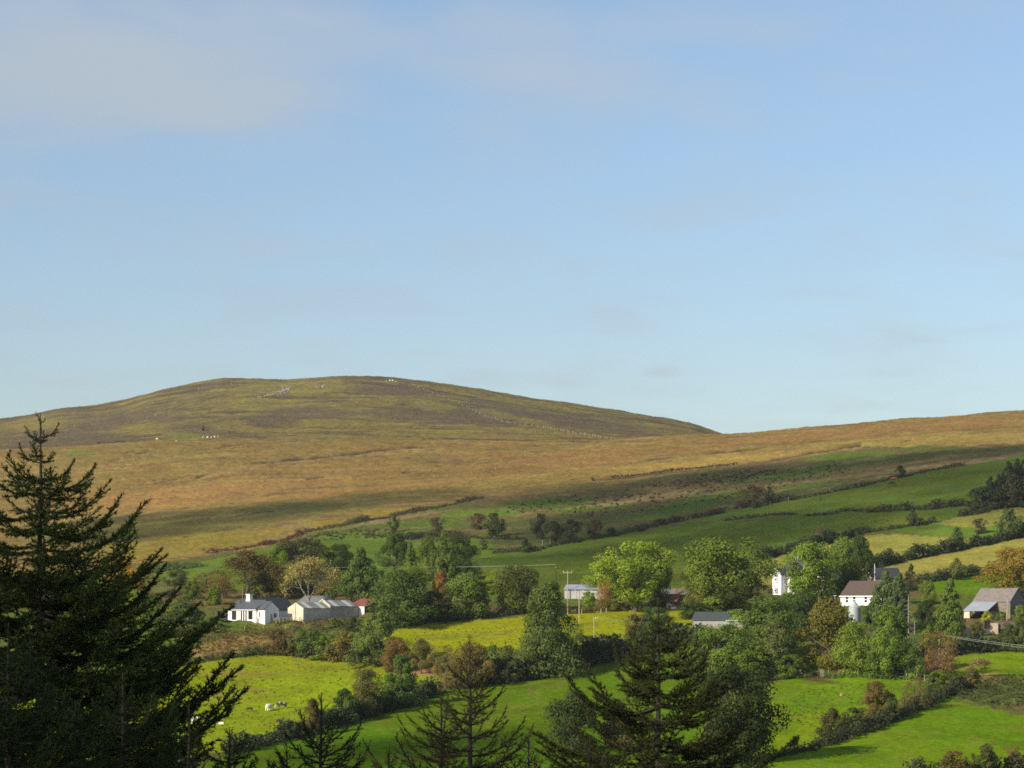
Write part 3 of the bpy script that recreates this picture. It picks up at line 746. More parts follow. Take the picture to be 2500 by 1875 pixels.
# ---- hedge trees between the two near pastures
G3 = 'hedgerow trees between the near pastures'
T('broadleaf_tree', 926, 1622, 1497, 112, 'ash1', GG, 'tall grey green tree in the hedge below the red roofed shed', group=G3, cb=.0)
T('broadleaf_tree', 757, 1602, 1538, 80, 'bush1', (.055, .08, .026), 'dark green bush tree left of centre in the hedge under the cottage fence', group=G3, cb=0)
T('broadleaf_tree', 800, 1608, 1552, 70, 'bush2', GR, 'green bush right of the dark green bush tree under the cottage fence', 'bush', group=G3, cb=0)
T('broadleaf_tree', 843, 1612, 1546, 78, 'bush1', (.11, .09, .03), 'olive brown bush left of the tall grey green tree', 'bush', group=G3, cb=0)
T('broadleaf_tree', 680, 1596, 1538, 64, 'bush2', (.075, .055, .028), 'dark brown bush at the top edge of the cow pasture', 'bush', group=G3, cb=0)
T('broadleaf_tree', 860, 1540, 1508, 50, 'bush1', (.05, .06, .024), 'dark bush on the bank below the cream barn', 'bush', group=G3, cb=0)
T('broadleaf_tree', 820, 1530, 1508, 36, 'bush2', MIDG, 'small green bush on the bank below the cream barn', 'bush', group=G3, cb=0)
T('broadleaf_tree', 968, 1640, 1560, 74, 'round1', (.105, .068, .032), 'red brown tree just right of the tall grey green tree', group=G3, cb=.02)
T('broadleaf_tree', 1028, 1645, 1562, 60, 'oval1', (.085, .078, .028), 'upright olive tree with a bare stem beside the bare earth patch', group=G3, cb=.22)
T('broadleaf_tree', 895, 1748, 1637, 92, 'round2', (.070, .070, .028), 'brown topped hedge tree at the lower end of the cow pasture hedge', group=G3, cb=.02)
T('broadleaf_tree', 978, 1728, 1605, 92, 'ash2', (.048, .076, .024), 'dark green tree with a ragged right side, right of the brown topped hedge tree', group=G3, cb=.05)
T('broadleaf_tree', 842, 1765, 1685, 76, 'bush1', BG, 'blue green bush left of the brown topped hedge tree', 'bush', group=G3, cb=0)
T('broadleaf_tree', 1040, 1705, 1668, 56, 'bush2', DK, 'dark low bush at the right end of the cow pasture hedge', 'bush', group=G3, cb=0)
T('broadleaf_tree', 763, 1795, 1708, 48, 'oval2', (.070, .056, .026), 'brown narrow bush tree behind the leader of the small near spruce', group=G3, cb=0)
T('broadleaf_tree', 1090, 1682, 1577, 78, 'thin2', (.118, .092, .032), 'tawny orange hawthorn at the left of the pair behind the near larch', 'hawthorn', G3, cb=.12)
T('broadleaf_tree', 1152, 1678, 1572, 88, 'round1', (.104, .084, .030), 'tawny brown hawthorn at the right of the pair behind the near larch', 'hawthorn', G3, cb=.1)
T('broadleaf_tree', 1207, 1655, 1578, 66, 'bush1', GG, 'grey green bush left of the dome shaped tree, at the pasture corner', 'bush', group=G3, cb=0)
T('broadleaf_tree', 1240, 1665, 1580, 74, 'ash2', (.072, .084, .028), 'olive green tree at the lower left foot of the dome shaped tree', group=G3, cb=0)
T('broadleaf_tree', 1334, 1648, 1431, 160, 'dome1', (.060, .080, .026), 'largest grey green tree, dome shaped, in the centre hedge', group=G3, cb=.0)
T('broadleaf_tree', 1405, 1560, 1524, 52, 'thin1', MIDG, 'leafy side stem sticking out right of the dome shaped tree', group=G3, cb=0)
T('broadleaf_tree', 1548, 1582, 1503, 72, 'bush2', (.085, .078, .030), 'brown green bush tree left of the near spruce top, by the middle pasture', group=G3, cb=0)
T('broadleaf_tree', 1598, 1560, 1484, 92, 'round2', (.042, .066, .024), 'dark green tree behind the top of the right near spruce', group=G3, cb=0)
T('broadleaf_tree', 1560, 1596, 1540, 70, 'bush1', DK, 'dark bush below the brown green bush tree by the middle pasture', 'bush', group=G3, cb=0)
# ---- farmstead
G4 = 'trees about the farmstead'
T('broadleaf_tree', 1550, 1494, 1327, 158, 'spread1', (.125, .165, .024), 'big lime green tree right of the blue roofed shed', group=G4, cb=.16)
T('broadleaf_tree', 1478, 1460, 1371, 70, 'round1', (.12, .165, .024), 'lime green bough like tree at the left side of the big lime green tree', group=G4, cb=.05)
T('broadleaf_tree', 1612, 1480, 1365, 60, 'oval1', (.05, .075, .02), 'dark green tree at the right side of the big lime green tree', group=G4, cb=.02)
T('broadleaf_tree', 1490, 1440, 1337, 68, 'round2', DK, 'dark round tree behind the top left of the big lime green tree', group=G4, cb=.02)
T('broadleaf_tree', 1478, 1487, 1413, 52, 'thin2', (.17, .095, .035), 'rusty brown small tree at the right end of the blue roofed shed', group=G4, cb=.0)
T('broadleaf_tree', 1438, 1492, 1446, 46, 'bush1', (.10, .145, .022), 'fresh green bush in front of the blue roofed shed', 'bush', group=G4, cb=0)
T('broadleaf_tree', 1500, 1492, 1455, 60, 'bush2', OLV, 'olive bush under the rusty brown small tree', 'bush', group=G4, cb=0)
T('broadleaf_tree', 1766, 1502, 1316, 184, 'spread2', (.078, .105, .022), 'broad green tree between the rusty shed and the gabled white house', group=G4, cb=.12)
T('broadleaf_tree', 1722, 1490, 1362, 96, 'round1', (.095, .13, .026), 'lighter green tree at the left side of the broad green tree', group=G4, cb=.05)
T('broadleaf_tree', 1816, 1502, 1390, 98, 'oval2', (.042, .052, .018), 'dark bronze green tree at the right side of the broad green tree', group=G4, cb=.08)
T('broadleaf_tree', 1700, 1495, 1420, 70, 'thin2', (.10, .095, .032), 'thin brownish tree left in front of the broad green tree', group=G4, cb=0)
T('broadleaf_tree', 1690, 1510, 1472, 90, 'bush1', DK, 'dark bush behind the left end of the green roofed shed', 'bush', group=G4, cb=0)
T('broadleaf_tree', 1745, 1506, 1470, 80, 'bush2', MIDG, 'green bush behind the green roofed shed', 'bush', group=G4, cb=0)
T('broadleaf_tree', 1982, 1463, 1329, 120, 'round1', (.088, .128, .022), 'bright green tall tree right of the gabled white house', group=G4, cb=.02)
T('broadleaf_tree', 1952, 1466, 1400, 66, 'bush1', (.08, .125, .02), 'bright green low tree at the foot of the gabled white house', group=G4, cb=0)
T('broadleaf_tree', 2060, 1450, 1318, 84, 'oval1', (.075, .11, .024), 'green tree left half of the pair behind the bungalow', group=G4, cb=.05)
T('broadleaf_tree', 2098, 1452, 1311, 76, 'oval2', (.034, .052, .018), 'dark ivy covered tree right half of the pair behind the bungalow', group=G4, cb=.05)
T('broadleaf_tree', 1806, 1545, 1490, 84, 'bush1', (.115, .155, .028), 'lime green bush tree in front of the green roofed shed', group=G4, cb=0)
T('broadleaf_tree', 1778, 1566, 1526, 58, 'bush2', (.10, .13, .025), 'yellow green bush left in front of the green roofed shed', 'bush', group=G4, cb=0)
T('broadleaf_tree', 1880, 1610, 1462, 160, 'round2', (.055, .082, .022), 'big green tree in the middle of the farm wood, left of the bronze tree', group=G4, cb=.0)
T('broadleaf_tree', 1958, 1560, 1452, 110, 'round1', (.036, .058, .020), 'dark green tree between the bright tall tree and the bronze tree', group=G4, cb=.0)
T('broadleaf_tree', 1758, 1648, 1530, 132, 'round1', (.066, .098, .022), 'green tree low in the farm wood, right of the near spruce top', group=G4, cb=.0)
T('broadleaf_tree', 1690, 1640, 1562, 100, 'oval2', (.058, .075, .022), 'olive green tree behind the right side of the near spruce', group=G4, cb=0)
T('broadleaf_tree', 1900, 1642, 1520, 132, 'ash2', (.068, .080, .030), 'grey olive tree with pale dead twigs in its top, above the largest dark round tree', group=G4, cb=.0)
T('broadleaf_tree', 1838, 1655, 1575, 110, 'bush1', MIDG, 'green tree at the lower edge of the farm wood above the largest dark round tree', group=G4, cb=0)
T('broadleaf_tree', 1930, 1655, 1600, 80, 'bush2', MIDG, 'green bush left of the muddy field gateway', 'bush', group=G4, cb=0)
T('broadleaf_tree', 2024, 1632, 1466, 122, 'oval1', (.078, .072, .020), 'bronze topped tree left of the grey silo', group=G4, cb=.0)
T('broadleaf_tree', 2088, 1648, 1523, 112, 'round2', (.092, .125, .024), 'light green round tree right of the bronze topped tree', group=G4, cb=.0)
T('broadleaf_tree', 2172, 1655, 1487, 118, 'ash1', (.070, .105, .022), 'tall mid green tree below the dead conifer in the farm wood', group=G4, cb=.0)
T('broadleaf_tree', 2165, 1655, 1590, 92, 'bush1', (.058, .090, .022), 'green bush tree at the wood edge over the nettle strip', group=G4, cb=0)
T('conifer_tree', 2162, 1535, 1400, 84, 'cone1', (.058, .084, .036), 'blue green spruce in front of the right end of the bungalow', 'conifer', G4, cb=.0)
T('conifer_tree', 2196, 1540, 1405, 62, 'cone2', (.046, .070, .034), 'darker spruce right beside the blue green spruce at the bungalow', 'conifer', G4, cb=.0)
T('broadleaf_tree', 2135, 1520, 1462, 60, 'bush2', (.045, .066, .026), 'dark green bush beside the silo in the bungalow garden', 'bush', group=G4, cb=0)
T('conifer_tree', 2320, 1560, 1420, 84, 'cone1', (.068, .098, .024), 'green conifer left of the stone barn', 'conifer', G4, cb=.0)
T('broadleaf_tree', 2262, 1545, 1468, 62, 'oval2', (.026, .042, .016), 'very dark tree in the gap left of the green conifer', group=G4, cb=0)
T('broadleaf_tree', 2264, 1475, 1420, 50, 'round1', (.085, .115, .026), 'light green small tree above the very dark tree', group=G4, cb=0)
T('broadleaf_tree', 2225, 1440, 1398, 45, 'thin2', (.16, .12, .06), 'tan thin tree right of the dark slate roofed building', group=G4, cb=0)
T('conifer_tree', 2224, 1414, 1377, 26, 'cone2', (.038, .055, .022), 'small dark cypress at the edge of the yellow stubble', 'conifer', G4, cb=0)
T('broadleaf_tree', 2296, 1655, 1542, 92, 'thin2', (.110, .070, .038), 'red brown nearly leafless tree below the green conifer', group=G4, cb=.02)
T('broadleaf_tree', 2236, 1655, 1570, 60, 'oval1', (.050, .080, .030), 'dark green narrow tree left of the red brown tree', group=G4, cb=0)
T('broadleaf_tree', 2268, 1585, 1528, 56, 'bush1', GR, 'green bush above the red brown tree', 'bush', group=G4, cb=0)
T('broadleaf_tree', 2290, 1672, 1640, 66, 'bush2', GR, 'green bush at the foot of the red brown tree', 'bush', group=G4, cb=0)
T('broadleaf_tree', 2470, 1468, 1342, 128, 'spread1', (.145, .105, .026), 'orange topped autumn tree at the right picture edge', group=G4, cb=.05)
T('broadleaf_tree', 2462, 1472, 1400, 80, 'round2', (.085, .10, .02), 'yellow green lower tree under the orange topped autumn tree', group=G4, cb=0)
T('broadleaf_tree', 2384, 1590, 1522, 52, 'bush1', (.062, .066, .026), 'dark olive bush left of the cream wall end', 'bush', group=G4, cb=0)
T('broadleaf_tree', 2348, 1585, 1545, 40, 'bush2', (.075, .062, .03), 'brownish bush before the long cream wall', 'bush', group=G4, cb=0)
T('broadleaf_tree', 2462, 1590, 1524, 60, 'bush2', (.050, .062, .024), 'dark bush right of the cream wall end', 'bush', group=G4, cb=0)
T('broadleaf_tree', 2492, 1590, 1515, 60, 'bush1', (.052, .068, .026), 'dark bush at the right picture edge under the leaning pole', 'bush', group=G4, cb=0)
T('broadleaf_tree', 2410, 1522, 1492, 36, 'bush1', (.20, .21, .025), 'yellow green round bush in front of the lean-to', 'bush', group=G4, cb=0)
T('broadleaf_tree', 2445, 1522, 1494, 40, 'bush2', (.075, .11, .022), 'green bush right of the yellow green round bush', 'bush', group=G4, cb=0)
T('broadleaf_tree', 2492, 1510, 1478, 40, 'bush1', (.09, .12, .025), 'green bush right of the leaning telegraph pole', 'bush', group=G4, cb=0)
# ---- lower right
G5 = 'hedge trees of the lower right fields'
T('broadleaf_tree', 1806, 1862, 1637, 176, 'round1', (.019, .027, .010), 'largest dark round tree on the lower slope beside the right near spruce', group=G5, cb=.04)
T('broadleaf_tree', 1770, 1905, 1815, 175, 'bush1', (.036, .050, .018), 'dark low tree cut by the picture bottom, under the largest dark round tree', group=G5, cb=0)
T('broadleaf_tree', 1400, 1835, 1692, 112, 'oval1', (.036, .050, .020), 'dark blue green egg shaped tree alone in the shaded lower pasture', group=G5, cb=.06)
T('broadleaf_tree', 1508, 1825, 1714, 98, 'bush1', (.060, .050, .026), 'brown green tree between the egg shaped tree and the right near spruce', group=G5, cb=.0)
T('broadleaf_tree', 2138, 1762, 1666, 70, 'oval2', (.092, .070, .030), 'brown tinged hawthorn standing tallest in the lower right hedge', 'hawthorn', G5, cb=.05)
T('broadleaf_tree', 2168, 1760, 1692, 62, 'bush1', (.052, .066, .024), 'dark green hawthorn right of the tallest one in the lower right hedge', 'hawthorn', G5, cb=0)
T('broadleaf_tree', 2228, 1735, 1660, 74, 'thin2', (.095, .078, .034), 'thin brownish hawthorn with spreading twigs in the lower right hedge', 'hawthorn', G5, cb=0)
T('broadleaf_tree', 2275, 1705, 1655, 60, 'bush2', (.066, .085, .028), 'green bush at the top end of the lower right hedge', 'bush', G5, cb=0)
T('broadleaf_tree', 2032, 1795, 1732, 66, 'bush1', (.056, .052, .024), 'dark brown bush left of the wide green one in the lower right hedge', 'bush', G5, cb=0)
T('broadleaf_tree', 2085, 1790, 1730, 76, 'bush2', (.055, .064, .026), 'wide dark green bush left of the tallest hawthorn', 'bush', G5, cb=0)
T('broadleaf_tree', 1940, 1835, 1798, 36, 'small3', (.05, .05, .022), 'small dark bush right of the largest dark round tree', 'bush', G5, cb=0)
T('broadleaf_tree', 2408, 1895, 1820, 66, 'bush1', (.050, .056, .024), 'dark bush at the picture bottom left of the little red brown thorn', 'bush', G5, cb=0)
T('broadleaf_tree', 2330, 1905, 1838, 90, 'bush2', (.082, .062, .028), 'brown bush at the picture bottom in the lower right corner field', 'bush', G5, cb=0)
T('broadleaf_tree', 2470, 1885, 1822, 44, 'thin2', (.12, .066, .034), 'little red brown thorn at the picture bottom right', 'hawthorn', G5, cb=.1)
T('broadleaf_tree', 2400, 1655, 1605, 60, 'open3', (.15, .12, .06), 'pale bare spreading bush in the right hand pasture', 'bush', G5, cb=0)
T('broadleaf_tree', 2372, 1680, 1632, 60, 'bush1', (.075, .065, .03), 'dark brown bush under the pale bare bush', 'bush', G5, cb=0)
# ---- thorn trees on the hillside
G6 = 'thorn trees on the hillside'
for (u, vb, vt, w, pr, c, l) in [
    (962, 1298, 1254, 28, 'small2', (.045, .060, .026), 'leftmost thorn on the hillside, upright and dark green'),
    (1065, 1302, 1263, 36, 'small1', (.068, .058, .028), 'brown round thorn right of the leftmost hillside thorn'),
    (1166, 1294, 1254, 37, 'small1', (.068, .055, .030), 'brown thorn left of the taller dark thorn, above the farm clump'),
    (1208, 1310, 1254, 54, 'small2', (.046, .058, .026), 'taller dark green thorn with a wide foot, above the farm clump'),
    (1318, 1316, 1256, 50, 'small2', (.054, .062, .034), 'grey green thorn at the left of the row on the pasture edge'),
    (1352, 1324, 1274, 56, 'small1', (.048, .048, .026), 'dark brown thorn second in the row on the pasture edge'),
    (1396, 1322, 1270, 50, 'small1', (.040, .046, .024), 'darkest thorn third in the row on the pasture edge'),
    (1452, 1314, 1270, 42, 'small1', (.062, .050, .028), 'brown thorn last in the row on the pasture edge'),
    (1283, 1348, 1318, 36, 'small3', (.044, .060, .026), 'green bush thorn below the row on the pasture edge'),
    (1142, 1366, 1320, 40, 'small2', (.038, .050, .024), 'dark thorn at the upper edge of the farm clump'),
    (1180, 1342, 1318, 24, 'small1', (.068, .075, .030), 'small pale green thorn in the upper left pasture'),
    (1495, 1308, 1288, 30, 'small3', (.040, .054, .024), 'low dark bush right of the thorn row'),
    (1553, 1298, 1283, 30, 'small3', (.040, .056, .026), 'low green bush further right of the thorn row'),
    (1838, 1241, 1186, 56, 'small1', (.066, .056, .034), 'large brownish thorn in the middle of the hillside hedge'),
    (1878, 1224, 1189, 24, 'small2', (.045, .055, .034), 'small upright thorn just right of the large brownish thorn'),
    (2005, 1328, 1280, 34, 'thin2', (.075, .060, .045), 'purplish bare thorn at the hedge above the white house roof'),
    (2198, 1166, 1137, 30, 'small1', (.036, .048, .026), 'dark round thorn right behind the horses'),
    (2228, 1284, 1244, 32, 'small2', (.042, .052, .026), 'leaning dark thorn where three hedges meet'),
    (2248, 1283, 1265, 28, 'small3', (.040, .048, .026), 'low dark bush right of the leaning thorn'),
    (2337, 1342, 1288, 40, 'small2', (.042, .060, .026), 'dark green thorn at the end of the stubble hedge'),
    (2391, 1303, 1266, 34, 'small1', (.062, .055, .032), 'brown ball shaped thorn in the pale stubble'),
    (2466, 1315, 1243, 66, 'small2', (.044, .060, .026), 'large round topped dark green tree in the hedge at the right edge'),
    (2170, 1365, 1338, 24, 'small1', (.050, .062, .028), 'small round thorn in the hedge between the two stubble fields'),
    (2336, 1416, 1364, 46, 'small2', (.070, .078, .030), 'olive thorn standing in the hedge under the yellow stubble'),
    (1678, 1410, 1396, 34, 'small3', (.034, .044, .020), 'low dark bush between the big lime green tree and the broad green tree'),
    (495, 1051, 1038, 14, 'small2', (.075, .07, .05), 'lone grey bush on the far hillside beside the sheep')]:
    T('hawthorn_tree' if 'bush' not in l else 'bush', u, vb, vt, w, pr, c, l, 'hawthorn' if 'bush' not in l else 'bush', G6, cb=.08 if pr != 'small3' else 0, far=(vb < 1060))
G7 = 'dark wood at the right edge of the hillside'
for (u, vb, vt, w, pr, c, l) in [
    (2398, 1242, 1190, 66, 'small1', (.034, .046, .026), 'dark round broadleaf at the left foot of the hillside wood'),
    (2418, 1234, 1166, 44, 'cone2', (.030, .044, .028), 'leftmost dark conifer of the hillside wood'),
    (2438, 1232, 1160, 40, 'cone1', (.028, .042, .026), 'second dark conifer of the hillside wood, close to the leftmost'),
    (2462, 1228, 1130, 46, 'cone2', (.028, .040, .026), 'tall dark conifer in the middle of the hillside wood'),
    (2484, 1222, 1124, 44, 'cone1', (.026, .040, .026), 'tall dark conifer right of the middle of the hillside wood'),
    (2506, 1218, 1110, 50, 'cone2', (.026, .038, .024), 'tallest dark conifer of the hillside wood, at the picture edge'),
    (2474, 1238, 1162, 70, 'small2', (.044, .044, .026), 'brownish broadleaf in front of the tall conifers of the hillside wood'),
    (2440, 1240, 1200, 56, 'small3', (.036, .042, .024), 'low dark broadleaf between the round tree and the brownish one'),
    (2508, 1238, 1170, 60, 'small1', (.030, .040, .024), 'dark broadleaf cut by the picture edge in the hillside wood')]:
    T('conifer_tree' if 'conifer' in l else 'broadleaf_tree', u, vb, vt, w, pr, c, l, 'conifer' if 'conifer' in l else 'tree', G7, cb=.02)

# dead conifers in the farm wood
def dead_conifer(u, vb, vt, label, n, bl, up):
    p = P(u, vb); s = p.y / F; H = (vb - vt) * s
    e = tag(empty('dead_conifer', p), label, 'dead tree')
    MB().tube((0, 0, -.3), (0, 0, H), .16, .07, 7).build('trunk', M_BARKG, e)
    rng = random.Random(int(u))
    for i in range(n):
        z = H * (.25 + .7 * i / n); a = rng.uniform(-.9, .9) + (0 if i % 3 else math.pi); L = bl * (1.1 - .6 * i / n)
        MB().tube((0, 0, z), (L * math.cos(a), L * math.sin(a), z + up * L), .05, .015, 4).build('branch', M_BARKG, e)
dead_conifer(2218, 1575, 1453, 'bare dead conifer with drooping side twigs right of the bungalow spruces', 26, 1.5, -.35)
dead_conifer(2233, 1640, 1517, 'pale dead trunk with one forked branch below the bare dead conifer', 4, 2.2, .9)

# ------------------------------------------------------------------ hedges and scrub
def strip_points(line, h, wid, rng, dens, far=False, ragged=.45):
    """leaf clusters along a line of land points; h in photo pixels"""
    pts = [P(u, v, far) for u, v in line]
    pos, nor, rnd, rs = [], [], [], []
    for a, b in zip(pts[:-1], pts[1:]):
        L = (b - a).length; s = (a.y + b.y) / 2 / F
        n = max(2, int(L / .9))
        for i in range(n):
            t = (i + rng.random()) / n
            q = a.lerp(b, t); q.z = float(hz(q.x, q.y))
            hm = h * s * (1 - ragged * .5 + ragged * (vnoise(np.array([q.x / 5.0]), np.array([q.y / 5.0]))[0] * 1.6 - .3))
            for k in range(dens):
                r = hm * rng.uniform(.22, .4)
                c = np.array([q.x + rng.normal() * wid * .4, q.y + rng.normal() * wid * .4, q.z + rng.uniform(0, max(.05, hm - r))])
                m = 16
                d = unit(rng.normal(size=(m, 3)) + np.array([0, 0, .3]))
                pos.append(c + d * r * (1 - .5 * rng.random((m, 1)) ** 2)); nor.append(unit(d + rng.normal(size=(m, 3)) * .5)); rnd.append(np.clip(rng.random() * .5 + rng.random(m) * .5, 0, 1)); rs.append(np.full(m, max(.28, r * .55)))
    return np.concatenate(pos), np.concatenate(nor), np.concatenate(rnd), np.concatenate(rs), pts[0]
def hedge(name, line, h, color, label, cat='hedge', group='field hedges', wid=1.6, dens=5, ragged=.6):
    rng = np.random.default_rng(int(line[0][0] * 7 + line[0][1])); h *= 1.2; dens += 2; color = tuple(k_ * 1.3 for k_ in color)
    pos, nor, rnd, rs, o = strip_points(line, h, wid, rng, dens, ragged=ragged)
    v, f = leaf_quads(pos - np.array(o), nor, rs, rng)
    ob = link(name, mesh_np(name, v, f, M_LEAF, False, {'rnd': ('FLOAT', 'POINT', np.repeat(rnd, 4))}), None, o)
    ob.color = (*color, 1)
    return tag(ob, label, cat, group)
DH = (.040, .050, .022)
hedge('hedge', [(1850, 1366), (1930, 1347), (2000, 1334), (2060, 1318), (2112, 1301)], 24, (.036, .048, .022), 'tall dark hedge under the shaded pasture, above the white house roof')
hedge('hedge', [(2112, 1301), (2150, 1296), (2230, 1284), (2285, 1275)], 14, DH, 'thin low hedge running right to the leaning thorn')
hedge('hedge', [(2118, 1390), (2200, 1371), (2292, 1352)], 24, (.036, .050, .022), 'dark hedge between the pale stubble and the yellow stubble, left part')
hedge('hedge', [(2296, 1352), (2380, 1335), (2450, 1320), (2530, 1300)], 24, (.034, .046, .022), 'dark hedge above the yellow stubble running to the picture edge')
hedge('hedge', [(2225, 1428), (2300, 1416), (2380, 1404), (2450, 1393), (2520, 1380)], 20, (.042, .056, .024), 'dark hedge below the yellow stubble')
hedge('hedge', [(1962, 1260), (2020, 1257), (2066, 1248), (2130, 1250), (2200, 1246)], 11, (.050, .045, .025), 'low ragged hedge under the horse pasture, left part', ragged=.9)
hedge('hedge', [(2205, 1246), (2260, 1243), (2330, 1236), (2380, 1233)], 17, (.040, .044, .024), 'taller dark hedge under the horse pasture, running to the wood')
hedge('hedge', [(2340, 1262), (2400, 1252), (2450, 1240)], 14, DH, 'dark hedge below the hillside wood')
hedge('hedge', [(1600, 1285), (1650, 1274), (1720, 1262), (1765, 1252)], 11, (.048, .042, .026), 'dark scrubby hedge left of the large brownish thorn', ragged=.9)
hedge('hedge', [(1765, 1272), (1830, 1265), (1885, 1258), (1945, 1257)], 7, (.050, .044, .026), 'very low broken hedge across the shaded pasture', ragged=1.0)
hedge('hedge', [(1800, 1243), (1860, 1232), (1930, 1222), (2000, 1209), (2050, 1199), (2110, 1187)], 11, (.042, .044, .026), 'broken hedge left of the horses', ragged=.9)
hedge('hedge', [(2110, 1187), (2180, 1170), (2260, 1152), (2350, 1136)], 6, (.070, .062, .030), 'low rough hedge above the horses', ragged=1.0)
hedge('hedge', [(1200, 1352), (1300, 1345), (1380, 1328), (1450, 1316), (1520, 1304), (1600, 1287)], 11, (.042, .050, .026), 'low hedge under the hillside thorn row')
hedge('hedge', [(980, 1318), (1050, 1310), (1120, 1312), (1200, 1316), (1280, 1318)], 11, (.060, .058, .030), 'brownish scrub hedge below the first hillside thorns', ragged=.9)
hedge('hedge', [(500, 1352), (570, 1343), (640, 1332), (700, 1318), (745, 1302)], 9, (.110, .055, .034), 'red brown bramble hedge along the moor edge', ragged=.9)
hedge('hedge', [(740, 1300), (800, 1290), (850, 1280), (900, 1270)], 11, (.085, .075, .035), 'olive scrub hedge along the moor edge')
hedge('hedge', [(955, 1258), (1010, 1248), (1040, 1242)], 8, (.075, .058, .032), 'short dark gorse bank on the moor edge, left one')
hedge('hedge', [(1110, 1228), (1180, 1216)], 8, (.075, .058, .034), 'short dark gorse bank on the moor edge, right one')
hedge('hedge', [(900, 1272), (960, 1261), (1010, 1250), (1080, 1238), (1160, 1220)], 4, (.085, .062, .030), 'thin brown hedge line on the moor edge', ragged=1.0)
hedge('hedge', [(1490, 1168), (1560, 1160), (1640, 1150), (1720, 1142), (1800, 1133)], 4, (.055, .042, .028), 'dark heather bank between moor and rough pasture', ragged=1.0)
hedge('hedge', [(1660, 1416), (1690, 1411), (1715, 1410)], 14, DH, 'short dark hedge between the big lime green tree and the broad green tree')
hedge('hedge', [(370, 1632), (450, 1622), (530, 1610), (620, 1600), (705, 1594)], 20, (.060, .056, .026), 'dark hedge along the top of the cow pasture')
hedge('hedge', [(705, 1600), (780, 1608), (860, 1616), (900, 1622)], 40, (.070, .075, .026), 'tall mixed hedge under the cottage bank')
hedge('hedge', [(560, 1842), (640, 1822), (720, 1800), (780, 1788)], 34, (.040, .050, .024), 'dark hedge along the foot of the cow pasture')
hedge('hedge', [(780, 1786), (850, 1765), (940, 1738), (1000, 1718), (1060, 1695)], 40, (.036, .048, .022), 'tall dark hedge under the brown topped hedge tree')
hedge('hedge', [(1130, 1685), (1190, 1670), (1260, 1662)], 46, (.048, .050, .022), 'dark thicket hedge right of the two tawny hawthorns')
hedge('hedge', [(1240, 1668), (1330, 1650), (1420, 1630), (1510, 1608)], 52, (.034, .046, .020), 'thick dark hedge at the foot of the dome shaped tree')
hedge('hedge', [(1400, 1606), (1450, 1600), (1510, 1594)], 48, (.034, .044, .020), 'dark rounded hedge under the short pole')
hedge('hedge', [(1510, 1606), (1600, 1588), (1680, 1575), (1720, 1600)], 46, (.040, .054, .022), 'hedge hidden in part by the right near spruce')
hedge('hedge', [(1700, 1672), (1780, 1668), (1850, 1662), (1940, 1650)], 42, (.032, .044, .020), 'dark hedge strip added as shade along the lower edge of the farm wood')  # leaf strip added to darken the gap below the wood
hedge('hedge', [(1890, 1850), (1960, 1838), (2030, 1815), (2090, 1796)], 26, (.036, .044, .022), 'dark hedge between the cow field and the lowest field, lower part')
hedge('hedge', [(2090, 1796), (2160, 1768), (2230, 1738), (2300, 1706), (2350, 1682)], 26, (.044, .050, .024), 'dark hedge between the cow field and the lowest field, upper part')
hedge('hedge', [(2320, 1600), (2400, 1594), (2520, 1584)], 32, (.040, .052, .024), 'dark hedge under the long cream wall')
hedge('hedge', [(2225, 1910), (2300, 1900), (2400, 1895), (2520, 1885)], 40, (.052, .050, .024), 'dark hedge along the picture bottom at the right')
hedge('hedge', [(1060, 1516), (1130, 1513), (1200, 1509), (1270, 1500)], 16, (.052, .075, .022), 'low bramble hedge along the top of the middle pasture')
hedge('hedge', [(1370, 1500), (1440, 1496), (1510, 1490), (1580, 1486), (1640, 1480)], 14, (.115, .105, .034), 'rough grassy hedge behind the pale fence posts')
hedge('hedge', [(380, 1560), (450, 1550), (540, 1543)], 20, (.10, .11, .03), 'rough olive hedge on the bank left of the cottage')
hedge('hedge', [(340, 1400), (420, 1392), (500, 1384)], 14, (.06, .085, .028), 'green hedge under the left run of the overhead wire')
hedge('hedge', [(1650, 1470), (1700, 1466), (1740, 1470)], 20, (.05, .065, .022), 'hedge bank in front of the long grey roofed shed')
hedge('hedge', [(2015, 1655), (2080, 1654), (2150, 1656), (2230, 1660)], 14, (.085, .16, .03), 'bright nettle strip along the wood edge', 'nettles', ragged=.7)

def scrub(name, poly, n, hmin, hmax, cols, seed, leaf=.34, per=14):
    rng = np.random.default_rng(seed)
    us_ = [p[0] for p in poly]; vs_ = [p[1] for p in poly]
    pos, nor, rnd, rs = [], [], [], []
    c = 0
    while c < n:
        u = rng.uniform(min(us_), max(us_)); v = rng.uniform(min(vs_), max(vs_))
        if not inpoly(np.array([u]), np.array([v]), poly)[0]: continue
        c += 1
        q = P(u, v); h_ = rng.uniform(hmin, hmax)
        d = unit(rng.normal(size=(per, 3))); d[:, 2] = np.abs(d[:, 2])
        pos.append(np.array(q) + d * np.array([h_ * 1.1, h_ * 1.1, h_]) * (1 - .5 * rng.random((per, 1)))); nor.append(unit(d + rng.normal(size=(per, 3)) * .5))
        rnd.append(np.clip(rng.random() * .6 + rng.random(per) * .4, 0, 1)); rs.append(np.full(per, leaf * rng.uniform(.7, 1.3)))
    pos = np.concatenate(pos); v, f = leaf_quads(pos, np.concatenate(nor), np.concatenate(rs), rng)
    ob = link(name, mesh_np(name, v, f, M_LEAF, False, {'rnd': ('FLOAT', 'POINT', np.repeat(np.concatenate(rnd), 4))}))
    ob.color = (*cols, 1)
    return tag(ob, kind='stuff')
scrub('bracken', [(480, 1560), (560, 1545), (720, 1540), (740, 1590), (620, 1598), (500, 1610)], 420, .25, .7, (.155, .105, .036), 1)
